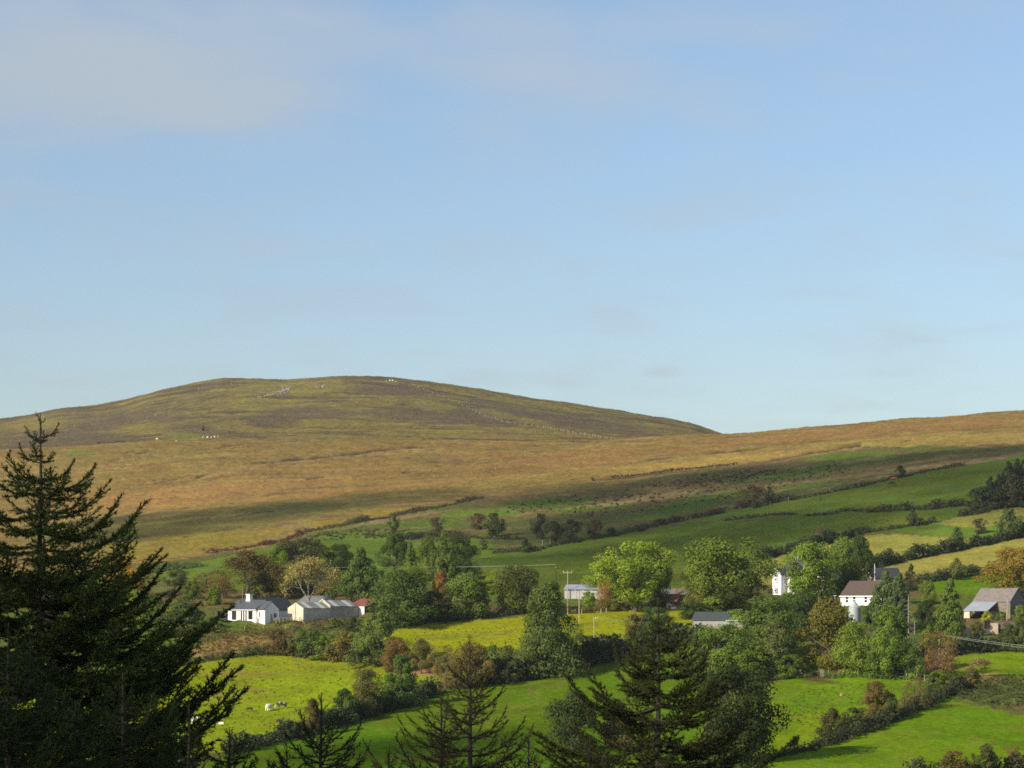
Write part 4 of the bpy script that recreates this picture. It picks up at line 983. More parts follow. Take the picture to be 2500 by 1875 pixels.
scrub('bank_scrub', [(680, 1520), (800, 1512), (930, 1505), (960, 1540), (860, 1570), (740, 1550)], 300, .3, .9, (.085, .095, .028), 2)
scrub('rough_grass', [(500, 1530), (620, 1524), (720, 1518), (760, 1540), (560, 1560), (480, 1556)], 500, .12, .35, (.15, .15, .04), 3, .25)
scrub('brambles', [(2300, 1690), (2380, 1665), (2460, 1650), (2520, 1650), (2520, 1735), (2430, 1725), (2360, 1710)], 420, .3, 1.0, (.080, .098, .030), 4, .36)
scrub('brambles', [(400, 1470), (430, 1415), (500, 1400), (530, 1440), (500, 1480)], 220, .3, 1.0, (.105, .080, .034), 5, .4)
scrub('gorse', [(700, 1345), (760, 1305), (900, 1290), (1010, 1300), (1130, 1300), (1120, 1325), (980, 1320), (860, 1312)], 300, .4, 1.2, (.070, .068, .030), 6, .55)
scrub('heather', [(1200, 1250), (1330, 1215), (1500, 1195), (1800, 1160), (2050, 1130), (2080, 1150), (1850, 1205), (1600, 1250), (1400, 1262)], 420, .25, .8, (.068, .055, .030), 7, .6)
scrub('heather', [(1550, 1190), (1700, 1160), (1900, 1140), (1900, 1160), (1700, 1190)], 160, .3, .8, (.050, .045, .026), 8, .6)
scrub('rushes', [(430, 1820), (440, 1650), (560, 1630), (720, 1610), (880, 1640), (960, 1670), (860, 1720), (760, 1770), (580, 1820)], 520, .08, .22, (.060, .085, .016), 9, .22, 7)
scrub('rushes', [(980, 1570), (1010, 1535), (1200, 1520), (1400, 1505), (1560, 1495), (1680, 1490), (1640, 1550), (1500, 1580), (1260, 1575)], 420, .08, .22, (.085, .100, .018), 10, .22, 7)
scrub('rushes', [(1900, 1760), (1960, 1690), (2060, 1668), (2180, 1680), (2130, 1720), (2000, 1780)], 300, .08, .22, (.055, .090, .018), 11, .2, 7)
scrub('rushes', [(1150, 1440), (1200, 1380), (1500, 1330), (1800, 1290), (2200, 1262), (2200, 1280), (1860, 1350), (1600, 1440)], 400, .1, .3, (.05, .085, .02), 12, .3, 7)
# ------------------------------------------------------------------ buildings
M_WHITE = surf('white_render', (.80, .79, .76), .8, .06, .6)
M_CREAM = surf('cream_render', (.60, .54, .42), .9, .16, .9, dirt=(.42, .37, .28))
M_ROUGHC = surf('weathered_render', (.46, .42, .34), .95, .25, .7, dirt=(.30, .27, .22))
M_SLATE = surf('slate', (.075, .080, .092), .55, .3, 2.2, .01)
M_SLATE_SHADE = surf('shaded_slate', (.042, .044, .052), .6, .3, 2.2, .01)  # slate with shade put into its colour, for the unlit roofs
M_TILE = surf('brown_tile', (.085, .058, .046), .8, .3, 2.5, .02)
M_GREYTILE = surf('old_grey_slate', (.19, .165, .145), .8, .28, 1.6, .02, dirt=(.12, .105, .09))
M_TIN = surf('grey_tin', (.20, .215, .20), .5, .2, .7, dirt=(.15, .15, .13))
M_TINL = surf('clear_sheet', (.46, .47, .41), .5, .15, .7)
M_TINR = surf('red_tin', (.215, .062, .042), .7, .3, .9, dirt=(.15, .05, .036))
M_RUST = surf('rusty_tin', (.36, .11, .035), .85, .4, 1.2, dirt=(.18, .06, .03))
M_TINB = surf('pale_blue_tin', (.29, .325, .37), .45, .12, .5)
M_TINPALE = surf('pale_cladding', (.37, .375, .35), .6, .2, .7)
M_CLAD = surf('grey_cladding', (.29, .29, .27), .6, .1, .6)
M_GREENR = surf('dark_green_sheet', (.060, .072, .068), .6, .15, .5)
M_BLOCK = surf('orange_block', (.38, .25, .16), .95, .3, 1.2)
M_STONE = surf('rubble_stone', (.20, .175, .14), .95, .5, 2.2, .05, dirt=(.09, .08, .065))
M_WALLC = surf('tan_render', (.52, .43, .30), .95, .2, .8, dirt=(.38, .30, .2))
M_DARK = surf('dark_inside', (.018, .017, .016), .95, .2, 1)
M_WOODD = surf('dark_timber', (.060, .048, .038), .95, .4, 3)
M_WOODG = surf('weathered_timber', (.30, .27, .21), .95, .3, 4, 0, (1, 1, .3))
M_WOODP = surf('pale_timber', (.36, .31, .22), .95, .3, 4, 0, (1, 1, .3))
M_STEEL = surf('galvanised_steel', (.42, .46, .44), .5, .18, 1.2, metal=.2)
M_BRICK = surf('red_brick', (.26, .085, .055), .9, .3, 6)
M_MUD = surf('mud', (.07, .05, .035), 1, .3, 2)
def glass():
    m, nt, N, L = new_mat('window_glass')
    o = N.new('ShaderNodeOutputMaterial'); b = N.new('ShaderNodeBsdfPrincipled'); L.new(b.outputs[0], o.inputs[0])
    b.inputs['Base Color'].default_value = (.02, .022, .026, 1); b.inputs['Roughness'].default_value = .08
    return m
M_GLASS = glass()
E1 = np.array([.74, -.67]); E2 = np.array([.67, .74])
RZ = math.atan2(-.67, .74)
def gable_walls(x0, x1, y0, y1, eave, ridge, base=-1.6):
    """walls with gables at both ends; the ridge runs along x"""
    ym = (y0 + y1) / 2
    return MB().prism([(y0, base), (y1, base), (y1, eave), (ym, ridge - .06), (y0, eave)], x0, x1, 'x')
def gable_roof(x0, x1, y0, y1, eave, ridge, over=.25, th=.14, ends=.12):
    ym = (y0 + y1) / 2; k = (ridge - eave) / (ym - y0)
    a = y0 - over; b = y1 + over
    return MB().prism([(a, eave - over * k), (ym, ridge), (b, eave - over * k), (b, eave - over * k + th), (ym, ridge + th), (a, eave - over * k + th)], x0 - ends, x1 + ends, 'x')
def window(par, x, y, z, w, h, side='front', bars=(1, 1), frame=M_WHITE, fr=.07, name='window', pane=M_GLASS):
    """window set in a wall: a frame standing proud, dark panes behind its bars"""
    m = MB(); p = MB()
    def bx(mb, a0, b0, c0, a1, b1, c1):
        if side == 'front': mb.box(x + a0, y + b0, z + c0, x + a1, y + b1, z + c1)
        else: mb.box(x - b1, y + a0, z + c0, x - b0, y + a1, z + c1)
    bx(m, 0, -.05, 0, fr, .05, h); bx(m, w - fr, -.05, 0, w, .05, h); bx(m, fr, -.05, 0, w - fr, .05, fr); bx(m, fr, -.05, h - fr, w - fr, .05, h)
    nx, nz = bars
    for i in range(1, nx): bx(m, w * i / nx - fr / 2, -.04, fr, w * i / nx + fr / 2, .04, h - fr)
    for i in range(1, nz): bx(m, fr, -.04, h * i / nz - fr / 2, w - fr, .04, h * i / nz + fr / 2)
    f = m.build(name, frame, par)
    for i in range(nx):
        for j in range(nz):
            q = MB()
            bx(q, w * i / nx + fr * .5, -.012, h * j / nz + fr * .5, w * (i + 1) / nx - fr * .5, .02, h * (j + 1) / nz - fr * .5)
            q.build('pane', pane, f)
    return f
def house(name, u, v, label, cat='house', rz=RZ, group=None):
    p = P(u, v)
    return tag(empty(name, p, rz), label, cat, group), p, p.y / F

# white cottage
h, p, s = house('cottage', 556.6, 1515.5, 'long white cottage with grey slate roof, white chimney and wide glass doors', 'house')
L0, W0, EV, RG = 9.9, 6.0, 2.75, 4.75
gable_walls(0, L0, 0, W0, EV, RG).build('wall', M_WHITE, h)
gable_roof(0, L0, 0, W0, EV, RG).build('roof', M_SLATE, h)
gable_walls(L0 + .003, L0 + 2.6, .35, 4.7, 2.75, 4.45).build('wing_wall', M_WHITE, h)
gable_roof(L0 + .1, L0 + 2.6, .35, 4.7, 2.75, 4.45, ends=.05).build('wing_roof', M_SLATE, h)
bk = MB().prism([(3.6, -1.6), (9.0, -1.6), (9.0, 2.7), (6.3, 5.2), (3.6, 2.7)], W0 + .2, W0 + 6.5, 'y'); bk.build('rear_wall', M_WHITE, h)
MB().prism([(3.3, 2.45), (6.3, 5.25), (9.3, 2.45), (9.3, 2.6), (6.3, 5.42), (3.3, 2.6)], W0 - 2.2, W0 + 6.7, 'y').build('rear_roof', M_SLATE_SHADE, h)
c = MB().box(3.6, 2.55, 4.3, 4.7, 3.5, 6.1).box(3.48, 2.43, 6.1, 4.82, 3.62, 6.25).box(3.4, 2.5, 4.5, 4.9, 3.55, 4.95).build('chimney', M_WHITE, h)
MB().tube((2.6, 1.7, 3.4), (2.6, 1.7, 5.5), .11, .11, 8).build('flue', M_WOODD, h)
window(h, 1.4, -.02, .25, 1.55, 2.05, bars=(1, 1), frame=M_WOODD)
window(h, 7.2, -.02, .35, 1.45, 1.95, bars=(1, 1), frame=M_WOODD)
for i in range(3): window(h, 4.6 + i * .8, -.02, .05, .42, 2.3, frame=M_WOODD, name='glass_door', fr=.05)
window(h, 3.2, -.025, .1, 1.1, 2.2, bars=(2, 1), name='glass_door', pane=surf('curtain', (.55, .53, .48), .6, .2, 2))
window(h, L0 + .7, .33, .9, .35, 1.2, frame=M_WOODD)
window(h, L0 + 2.62, 3.0, .55, 1.0, 1.3, side='side', frame=M_WHITE)
window(h, 9.02, W0 + .9, .9, .9, 1.3, side='side')
MB().box(L0 + 2.6, 2.1, -1, L0 + 2.66, 2.55, 1.6).build('drain_pipe', M_CLAD, h)
MB().box(-.1, -.32, 2.45, L0 + .12, -.18, 2.60).build('gutter', M_WHITE, h)

h, p, s = house('outbuilding', 690, 1492, 'grey roofed outbuilding standing behind the barn and the yellow half bare tree', 'outbuilding')
gable_walls(1.2, 9.6, 3, 9.4, 1.6, 3.6).build('wall', M_ROUGHC, h); gable_roof(1.2, 9.6, 3, 9.4, 1.6, 3.6).build('roof', surf('mid_slate', (.14, .145, .15), .6, .2, 2), h)

h, p, s = house('barn', 702.6, 1512, 'cream double gabled barn with grey sheet roof beside the cottage', 'barn')
# ridge runs back along local y here
def barn_walls(x0, x1, y0, y1, eave, ridge, base=-1.6):
    xm = (x0 + x1) / 2
    return MB().prism([(x0, base), (x1, base), (x1, eave), (xm, ridge - .06), (x0, eave)], y0, y1, 'y')
def slope_sheet(mb, xa, za, xb, zb, y0, y1, th=.06, pitch=.5, amp=.035):
    """corrugated sheet from eave (xa,za) to ridge (xb,zb), ribs running down the slope"""
    n = max(2, int((y1 - y0) / pitch))
    ys = np.linspace(y0, y1, 2 * n + 1)
    vs, fs = [], []
    for i, y in enumerate(ys):
        d = amp if i % 2 else -amp
        vs += [(xa, y, za + d), (xb, y, zb + d), (xa, y, za + d - th), (xb, y, zb + d - th)]
    for i in range(len(ys) - 1):
        a = 4 * i; b = a + 4
        fs += [(a, a + 1, b + 1, b), (a + 2, b + 2, b + 3, a + 3), (a, b, b + 2, a + 2), (a + 1, a + 3, b + 3, b + 1)]
    e = 4 * (len(ys) - 1)
    fs += [(0, 2, 3, 1), (e, e + 1, e + 3, e + 2)]
    return mb.add(vs, fs)
for (y0, y1, dz_, tag_) in [(0, 8.6, 0, 1), (8.605, 17.4, .45, 2)]:
    barn_walls(0, 5.3, y0, y1, 2.6 + dz_, 3.9 + dz_).build('wall', M_CREAM if tag_ == 1 else M_ROUGHC, h)
    n = 6
    for side in (0, 1):
        xa, xb = (-.15, 2.65) if side == 0 else (5.45, 2.65)
        for i in range(n):
            ya = y0 + (y1 - y0) * i / n; yb = y0 + (y1 - y0) * (i + 1) / n - .01
            slope_sheet(MB(), xa, 2.60 + dz_, xb, 4.0 + dz_, ya + .02, yb).build('roof_panel', M_TINL if i in (1, 4) else M_TIN, h)
MB().prism([(0, 2.9), (2.65, 4.5), (5.3, 2.9), (5.3, 3.2), (2.65, 4.75), (0, 3.2)], 8.45, 8.75, 'y').build('parapet', M_CREAM, h)
MB().box(2.55, -.04, -.5, 2.68, .0, 3.5).build('gable_pipe', M_WOODD, h)

h, p, s = house('shed', 853, 1500, 'small shed with red sheet roof and white wall at the right end of the barn', 'shed')
MB().box(2.6, 0, -1.5, 5.0, .25, 2.0).build('wall', M_WHITE, h)
MB().box(0, 0, -1.5, 2.6, .22, 1.95).build('side_wall', M_ROUGHC, h)
MB().box(0, 3.4, -1.5, 6.7, 3.6, 3.4).build('back_wall', M_WOODD, h)
for i in range(6):
    a = MB(); vs = []; n = 6
    for k in range(n + 1):
        x = .0 + 6.2 * (i + k / n) / 6 - (.012 if k == n else 0); d = .03 if k % 2 else -.03
        vs += [(x, -.15, 1.98 + d), (x + .0, 3.6, 3.75 + d), (x, -.15, 1.92 + d), (x, 3.6, 3.69 + d)]
    fs = []
    for k in range(n):
        q = 4 * k; fs += [(q, q + 1, q + 5, q + 4), (q + 2, q + 6, q + 7, q + 3), (q, q + 4, q + 6, q + 2), (q + 1, q + 3, q + 7, q + 5)]
    fs += [(0, 2, 3, 1), (4 * n, 4 * n + 1, 4 * n + 3, 4 * n + 2)]
    a.add(vs, fs).build('roof_panel', M_TINR, h)
for x, y in ((5.0, .12), (6.1, 1.8), (6.1, 3.3)): MB().box(x, y - .08, -1.5, x + .15, y + .08, 2.4).build('post', M_WOODG, h)
MB().box(6.15, .6, -1.5, 6.25, 3.4, 2.0).build('open_side_shade', M_WOODD, h)  # dark panel standing for the shade of the open side

# gabled white house
h, p, s = house('farmhouse', 1886, 1452, 'tall white two storey house with a narrow gable, half behind the bright green tree', 'house')
bw, eh, rh = 2.6, 5.1, 6.6
MB().prism([(0, -2), (bw, -2), (bw, eh), (bw / 2, rh - .08), (0, eh)], 0, 2.2, 'y').build('bay_wall', M_WHITE, h)
MB().prism([(-.25, eh - .22), (bw / 2, rh), (bw + .25, eh - .22), (bw + .25, eh - .04), (bw / 2, rh + .2), (-.25, eh - .04)], -.25, 4.5, 'y').build('bay_roof', M_SLATE, h)
MB().prism([(-.27, eh - .30), (bw / 2, rh - .1), (bw + .27, eh - .30), (bw + .27, eh + .02), (bw / 2, rh + .24), (-.27, eh + .02)], -.34, -.26, 'y').build('barge_board', M_WHITE, h)
gable_walls(0.4, 14, 2.203, 9.5, 5.0, 8.2, -2).build('wall', M_WHITE, h); gable_roof(0.4, 14, 2.203, 9.5, 5.0, 8.2).build('roof', M_SLATE, h)
for x in (3.0,): MB().box(x, 5.3, 7.8, x + .9, 6.3, 9.7).box(x - .08, 5.22, 9.7, x + .98, 6.38, 9.85).build('chimney', M_WHITE, h)
window(h, .8, -.02, 2.9, 1.0, 1.5, bars=(2, 3), pane=surf('curtained_glass', (.30, .31, .30), .3, .3, 2)); window(h, .8, -.02, .3, 1.0, 1.5, bars=(2, 3), pane=M_GLASS)
for x in (4.4, 7.4, 10.4):
    for z in (.6, 3.2): window(h, x, 2.18, z, 1.0, 1.4, bars=(2, 2))

# bungalow
h, p, s = house('bungalow', 2052, 1479, 'white bungalow with a steep dark brown tiled roof and four small windows', 'house')
LB, WB, EB, RB_ = 12.6, 8.0, 2.5, 5.85
gable_walls(0, LB, 0, WB, EB, RB_, -2).build('wall', M_WHITE, h); gable_roof(0, LB, 0, WB, EB, RB_, .3).build('roof', M_TILE, h)
MB().box(-.15, -.42, 2.18, LB + .15, -.3, 2.42).build('fascia', M_WHITE, h)
for x in (1.35, 3.35, 6.6, 8.55): window(h, x, -.03, .75, 1.05, 1.55, bars=(1, 2), fr=.14)
MB().prism([(-.4, 2.2), (4.0, 5.9), (8.4, 2.2), (8.4, 2.42), (4.0, 6.12), (-.4, 2.42)], LB + .13, LB + .2, 'x').build('barge_board', M_WHITE, h)
MB().box(-.3, -2.6, -2, LB - 5, -2.3, .1).build('terrace_wall', M_WHITE, h)

# dark slate building behind
h, p, s = house('slate_roofed_building', 2128, 1424, 'low building with a dark blue slate roof behind the bungalow', 'outbuilding', rz=math.radians(14))
gable_walls(0, 8.5, 0, 6, 1.5, 3.9, -2).build('wall', M_ROUGHC, h); gable_roof(0, 8.5, 0, 6, 1.5, 3.9, .3).build('roof', M_SLATE_SHADE, h)
MB().box(.6, -.5, -1, .72, -.38, 5.0).build('vent_pipe', M_WHITE, h)

# stone barn with lean-to
h, p, s = house('stone_barn', 2352, 1512, 'old stone barn with a grey slate roof near the right edge', 'barn')
gable_walls(0, 9.5, 4.2, 11.0, 4.1, 6.9, -2).build('wall', M_STONE, h); gable_roof(0, 9.5, 4.2, 11.0, 4.1, 6.9, .2, ends=.06).build('roof', M_GREYTILE, h)
MB().prism([(4.0, 4.05), (7.6, 7.02), (11.2, 4.05), (11.2, 4.28), (7.6, 7.25), (4.0, 4.28)], 9.57, 9.75, 'x').build('gable_coping', M_GREYTILE, h)
lt = MB(); vs = []; n = 24
for k in range(n + 1):
    x = -.1 + 6.4 * k / n; d = .03 if k % 2 else -.03
    vs += [(x, -.25, 1.95 + d), (x, 4.15, 4.0 + d), (x, -.25, 1.89 + d), (x, 4.15, 3.94 + d)]
fs = [(0, 2, 3, 1), (4 * n, 4 * n + 1, 4 * n + 3, 4 * n + 2)]
for k in range(n):
    q = 4 * k; fs += [(q, q + 1, q + 5, q + 4), (q + 2, q + 6, q + 7, q + 3), (q, q + 4, q + 6, q + 2), (q + 1, q + 3, q + 7, q + 5)]
lt.add(vs, fs).build('lean_to_roof', M_TINB, h)
MB().box(0, 0, -2, 1.6, .3, 1.85).build('lean_to_wall', M_CREAM, h); MB().box(5.9, 0, -2, 6.2, 4.19, 1.85).build('lean_to_end_wall', M_STONE, h)
MB().box(1.6, 3.9, -2, 5.9, 4.15, 1.9).build('lean_to_back', M_DARK, h)
h, p, s = house('low_shed', 2448, 1512, 'low shed with a blue grey roof behind the leaning telegraph pole', 'shed', rz=math.radians(-40))
MB().prism([(0, -2), (5, -2), (5, 1.4), (0, 2.9)], 0, 5, 'x').build('wall', M_STONE, h); MB().prism([(-.2, 2.85), (-.2, 3.0), (5.2, 1.5), (5.2, 1.36)], -.2, 5.2, 'x').build('roof', surf('blue_grey_sheet', (.17, .19, .22), .6, .2, 1), h)
# long cream yard wall
h, p, s = house('yard_wall', 2326, 1550, 'long cream rendered yard wall below the stone barn', 'wall', rz=math.radians(-4))
for x0, x1, z1 in ((0, 4.4, 1.5), (4.405, 8.0, 1.35), (8.005, 9.3, 2.5)): MB().box(x0, 0, -2, x1, .35, z1).build('wall_panel', M_WALLC, h)
MB().box(7.2, .5, 1.2, 15, 4.6, 2.9).box(7.0, .4, 2.9, 15.2, 4.8, 3.05).build('low_building', surf('brown_sheet', (.15, .105, .075), .9, .3, 1), h)
MB().box(9.3, .0, -2, 9.6, .4, 2.55).build('pier', M_ROUGHC, h)

# blue roofed shed
h, p, s = house('tin_shed', 1378, 1462, 'long pale shed with a light blue sheet roof behind two poles', 'shed', rz=math.radians(-12))
MB().prism([(0, -2), (7, -2), (7, 2.4), (3.5, 3.5), (0, 2.4)], 0, 10.5, 'x').build('wall', M_TINPALE, h)
for i in range(7):
    x0 = -.2 + 1.56 * i
    MB().prism([(-.3, 2.30), (3.5, 3.52), (7.3, 2.30), (7.3, 2.38), (3.5, 3.6), (-.3, 2.38)], x0, x0 + 1.53, 'x').build('roof_panel', M_TINB, h)
for i in range(5): MB().box(1.0 + 2 * i, -.04, 2.05, 2.4 + 2 * i, -.0, 2.2).build('vent_gap', M_DARK, h)
for x in (3.0, 6.2, 9.2): MB().box(x, -.05, -2, x + .08, -.01, 2.0).build('cladding_joint', M_CLAD, h)
# long grey roofed shed and the rusty lean-to before it
h, p, s = house('long_shed', 1612, 1470, 'long grey roofed shed with a brick chimney right of the big lime green tree', 'shed', rz=math.radians(-8))
gable_walls(0, 11, 0, 6, 2.0, 3.2, -2).build('wall', M_DARK, h); gable_roof(0, 11, 0, 6, 2.0, 3.2, .5).build('roof', surf('grey_fibre_sheet', (.16, .15, .14), .9, .2, 1), h)
MB().box(3.7, -.75, 1.2, 4.3, -.2, 3.4).build('chimney', M_BRICK, h)
h, p, s = house('rusty_shed', 1622, 1481, 'rust orange sheeted lean-to beside the pale farm gate', 'shed', rz=math.radians(-18))
MB().prism([(0, -1.5), (4, -1.5), (4, 2.9), (0, 1.3)], .2, 2.8, 'x').build('wall', M_WOODD, h)
for i in range(4): MB().prism([(-.4, 1.1), (4.2, 3.0), (4.2, 3.08), (-.4, 1.18)], .8 * i, .8 * i + .77, 'x').build('roof_panel', M_RUST, h)
# green roofed shed
h, p, s = house('cattle_shed', 1693, 1547, 'grey clad shed with a dark green roof over an orange block base', 'shed', rz=math.radians(-14))
MB().prism([(0, -1.5), (9, -1.5), (9, 1.35), (0, 1.35)], 0, 11, 'x').build('block_base', M_BLOCK, h)
MB().prism([(-.06, 1.35), (9.06, 1.35), (9.06, 3.0), (4.5, 4.6), (-.06, 3.0)], -.06, 11.06, 'x').build('cladding', M_CLAD, h)
MB().prism([(-.35, 2.95), (4.5, 4.66), (9.35, 2.95), (9.35, 3.08), (4.5, 4.8), (-.35, 3.08)], -.4, 11.4, 'x').build('roof', M_GREENR, h)
MB().box(7.2, -.42, 2.75, 11.4, -.36, 2.98).build('fascia', surf('pale_green_paint', (.42, .55, .40), .7, .1, 1), h)
MB().box(3.4, -.1, -1.5, 4.6, -.01, 1.3).build('doorway', M_BLOCK, h)
# silo
p = P(2086, 1528); h = tag(empty('silo', p), 'galvanised feed silo with a conical top in front of the bungalow', 'silo')
m = MB(); R = 1.28; zt = (1528 - 1483) * p.y / F
k = 9
for i in range(k):
    z0 = .9 + (zt - .9) * i / k; z1 = .9 + (zt - .9) * (i + 1) / k
    MB().tube((0, 0, z0), (0, 0, z1 - .02), R, R, 24).build('ring', M_STEEL, h)
    MB().tube((0, 0, z1 - .05), (0, 0, z1 + .02), R + .03, R + .03, 24).build('band', M_STEEL, h)
MB().tube((0, 0, zt), (0, 0, zt + 1.35), R + .05, .22, 24).tube((0, 0, zt + 1.35), (0, 0, zt + 1.5), .24, .24, 12).build('cone', M_STEEL, h)
for a in range(4):
    MB().box(R * .85 * math.cos(a * 1.571 + .8) - .06, R * .85 * math.sin(a * 1.571 + .8) - .06, -.5, R * .85 * math.cos(a * 1.571 + .8) + .06, R * .85 * math.sin(a * 1.571 + .8) + .06, .95).build('leg', M_STEEL, h)
MB().box(R + .05, -.25, .5, R + .1, -.2, zt + .1).box(R + .05, .2, .5, R + .1, .25, zt + .1).build('ladder', M_STEEL, h)

# ------------------------------------------------------------------ poles, wires, fences, gates
def pole(u, vb, vt, label, r=.13, arm=0, mat=M_WOODG, lean=0, group='telegraph poles', D=None, armside=False):
    p = P(u, vb) if D is None else at(u, vb, D)
    H = (vb - vt) * p.y / F
    e = tag(empty('telegraph_pole', p), label, 'pole', group)
    MB().tube((0, 0, -.4), (lean, 0, H), r, r * .72, 8).build('pole', mat, e)
    if arm:
        x0 = 0 if armside else -arm
        MB().box(x0, -.06, H - .35, arm, .06, H - .2).build('crossarm', mat, e)
        for x in ((-arm + .08, 0, arm - .08) if not armside else (arm - .08, arm * .4)):
            MB().tube((x, 0, H - .2), (x, 0, H + .08), .05, .04, 6).build('insulator', M_WHITE, e)
    else:
        MB().box(-.09, -.16, H - .9, .09, -.05, H - .6).build('fitting', M_CLAD, e)
    return Vector((p.x + lean, p.y, p.z + H))
t1 = pole(1357, 1465, 1378, 'dark weathered pole left of the cross armed pole', mat=M_WOODD)
t2 = pole(1386, 1500, 1395, 'cross armed telegraph pole before the blue roofed shed', arm=1.05, mat=M_WOODP)
t3 = pole(1414, 1525, 1442, 'pale pole with a short side arm, lower right of the cross armed pole', arm=.85, mat=M_WOODP, armside=True)
t4 = pole(1450, 1560, 1507, 'short pale pole above the dark rounded hedge', arm=.8, mat=M_WOODP, armside=True, r=.11)
t5 = pole(1605, 1482, 1414, 'white topped pole in front of the big lime green tree', mat=M_WOODP)
t6 = pole(2457, 1524, 1463, 'pale telegraph pole leaning right beside the low shed', mat=M_WOODP, lean=.35)
t7 = pole(592, 1466, 1432, 'thin pole behind the cottage roof', r=.07, mat=M_WOODG)
t8 = pole(972, 1412, 1384, 'short pole in the gap between the dark trees right of the cottage', r=.1)
t9 = pole(1302, 1478, 1432, 'thin pole against the bronze topped round tree', r=.07)
t0 = pole(330, 1455, 1388, 'pole hidden in the trees at the left end of the overhead wire', r=.12)
def cable(a, b, sag, label, r=.035, n=14, group='overhead cables'):
    pts = []
    for i in range(n + 1):
        t = i / n; q = a.lerp(b, t); q.z -= sag * 4 * t * (1 - t); pts.append(q - a)
    return tag(MB().path(pts, r, 4).build('cable', M_STEEL, None, a), label, 'cable', group)
cable(t1, t8, .25, 'pale overhead cable crossing the shaded pasture left of the dark pole', .03)
cable(t8, at(560, 1376, t8.y - 5), .5, 'pale overhead cable passing behind the yellow half bare tree', .03)
cable(at(560, 1376, t8.y - 5), t0, .15, 'pale overhead cable at the left, running toward the big near spruce', .03)
cable(t4, at(1690, 1524, t4.y + 6), .5, 'thin cable from the short pale pole to the green roofed shed')
cable(at(2296, 1549, 470), at(2560, 1583, 440), .15, 'upper of the two bright cables before the long cream wall', .026)
cable(at(2300, 1552, 469), at(2560, 1588, 439), .18, 'lower of the two bright cables before the long cream wall', .024)
pole(2293, 1640, 1545, 'pole standing hidden in the red brown tree, carrying the two bright cables', r=.12, D=470)
pole(2562, 1680, 1578, 'pole beyond the right picture edge carrying the two bright cables', r=.12, D=440)
p = P(2038.5, 1492); e = tag(empty('clothes_post', p), 'thin white clothes post with a short bar left of the bungalow', 'post')
H = (1492 - 1453.5) * p.y / F
MB().tube((0, 0, -.3), (0, 0, H), .05, .05, 6).build('post', M_WHITE, e); MB().box(-.35, -.03, H - .05, .35, .03, H + .04).build('crossbar', M_WHITE, e)

def fence(name, posts, h, label, r=.06, rails=0, mat=M_WOODP, far=False, group='fences', wire=True, sq=True):
    pts = [P(u, v, far) for u, v in posts]
    o = pts[0]
    e = tag(empty(name, o), label, 'fence', group)
    me = None
    rj = random.Random(len(pts))
    for q in pts:
        if far: q.x += rj.uniform(-.8, .8); q.z -= rj.uniform(0, .45)
        d = q - o
        if me is None: me = MB().box(-r, -r, -.3, r, r, h).mesh('post', mat)
        link('post', me, e, d)
    for k in range(rails):
        z = h * (.30 + .62 * k / max(1, rails - 1))
        for a, b in zip(pts[:-1], pts[1:]):
            MB().tube(a - o + Vector((0, 0, z)), b - o + Vector((0, 0, z)), r * .7, r * .7, 4).build('rail', mat, e)
    if wire and not rails:
        w = MB()
        for z in (h * .45, h * .9): w.path([q - o + Vector((0, 0, z)) for q in pts], .005, 3)
        w.build('wire', M_CLAD, e)
    return e
def seq(pts, n):
    us_ = np.linspace(0, 1, n); d = np.linspace(0, 1, len(pts))
    return [(float(np.interp(t, d, [p[0] for p in pts])), float(np.interp(t, d, [p[1] for p in pts]))) for t in us_]
fence('rail_fence', seq([(630, 1521), (665, 1520), (700, 1519), (742, 1519)], 13), 1.15, 'pale post and rail fence in front of the cottage and barn gable', .07, 3, M_WOODG)
fence('wire_fence', [(1404, 1499), (1420, 1498), (1467, 1498), (1480, 1497), (1512, 1492), (1526, 1490), (1541, 1489), (1571, 1487), (1587, 1486), (1655, 1485), (1670, 1484)], 1.2, 'wire fence on pale posts along the top of the middle pasture', .09)
fence('wire_fence', [(2023, 1652), (2048, 1651), (2068, 1650), (2094, 1652), (2130, 1654), (2170, 1656), (2213, 1660), (2238, 1662), (2257, 1663)], 1.3, 'wire fence on thin pale posts through the nettle strip', .06)
fence('wire_fence', [(500, 1547), (545, 1543), (597, 1540), (643, 1536), (697, 1537)], 1.1, 'sparse wire fence on the bank under the cottage', .05)
fence('wire_fence', seq([(1010, 941), (1070, 965), (1130, 990), (1170, 1010)], 16), 1.3, 'upper stretch of the hill fence, climbing to the summit', .16, far=True, mat=M_WOODP)
fence('wire_fence', seq([(1172, 1011), (1210, 1025), (1250, 1036), (1330, 1044), (1370, 1052), (1400, 1058), (1440, 1064), (1480, 1071), (1530, 1077)], 44), 1.35, 'long line of pale posts running down the right flank of the hill', .12, far=True, mat=surf('bleached_timber', (.36, .33, .27), .95, .2, 3))
fence('wire_fence', seq([(1060, 1168), (1200, 1148), (1330, 1132), (1500, 1112)], 15), 1.3, 'faint row of posts across the brown moor', .09, mat=M_WOODG)
fence('wire_fence', seq([(1510, 1164), (1620, 1152), (1720, 1142), (1820, 1133)], 13), 1.3, 'posts along the dark ditch below the moor', .09, mat=M_WOODG)
fence('wire_fence', [(1232, 1348), (1280, 1346), (1324, 1331), (1343, 1328)], 1.6, 'few grey posts before the hillside thorn row', .10, mat=M_WOODG)
fence('wire_fence', [(1835, 1242), (1880, 1233), (1925, 1223), (1985, 1212), (2025, 1203)], 1.4, 'grey posts in the broken hedge left of the horses', .10, mat=M_WOODG)
fence('wire_fence', [(600, 1091), (650, 1084), (700, 1078), (760, 1073), (820, 1071)], 1.3, 'small posts along the foot of the hill', .09, mat=M_WOODG)

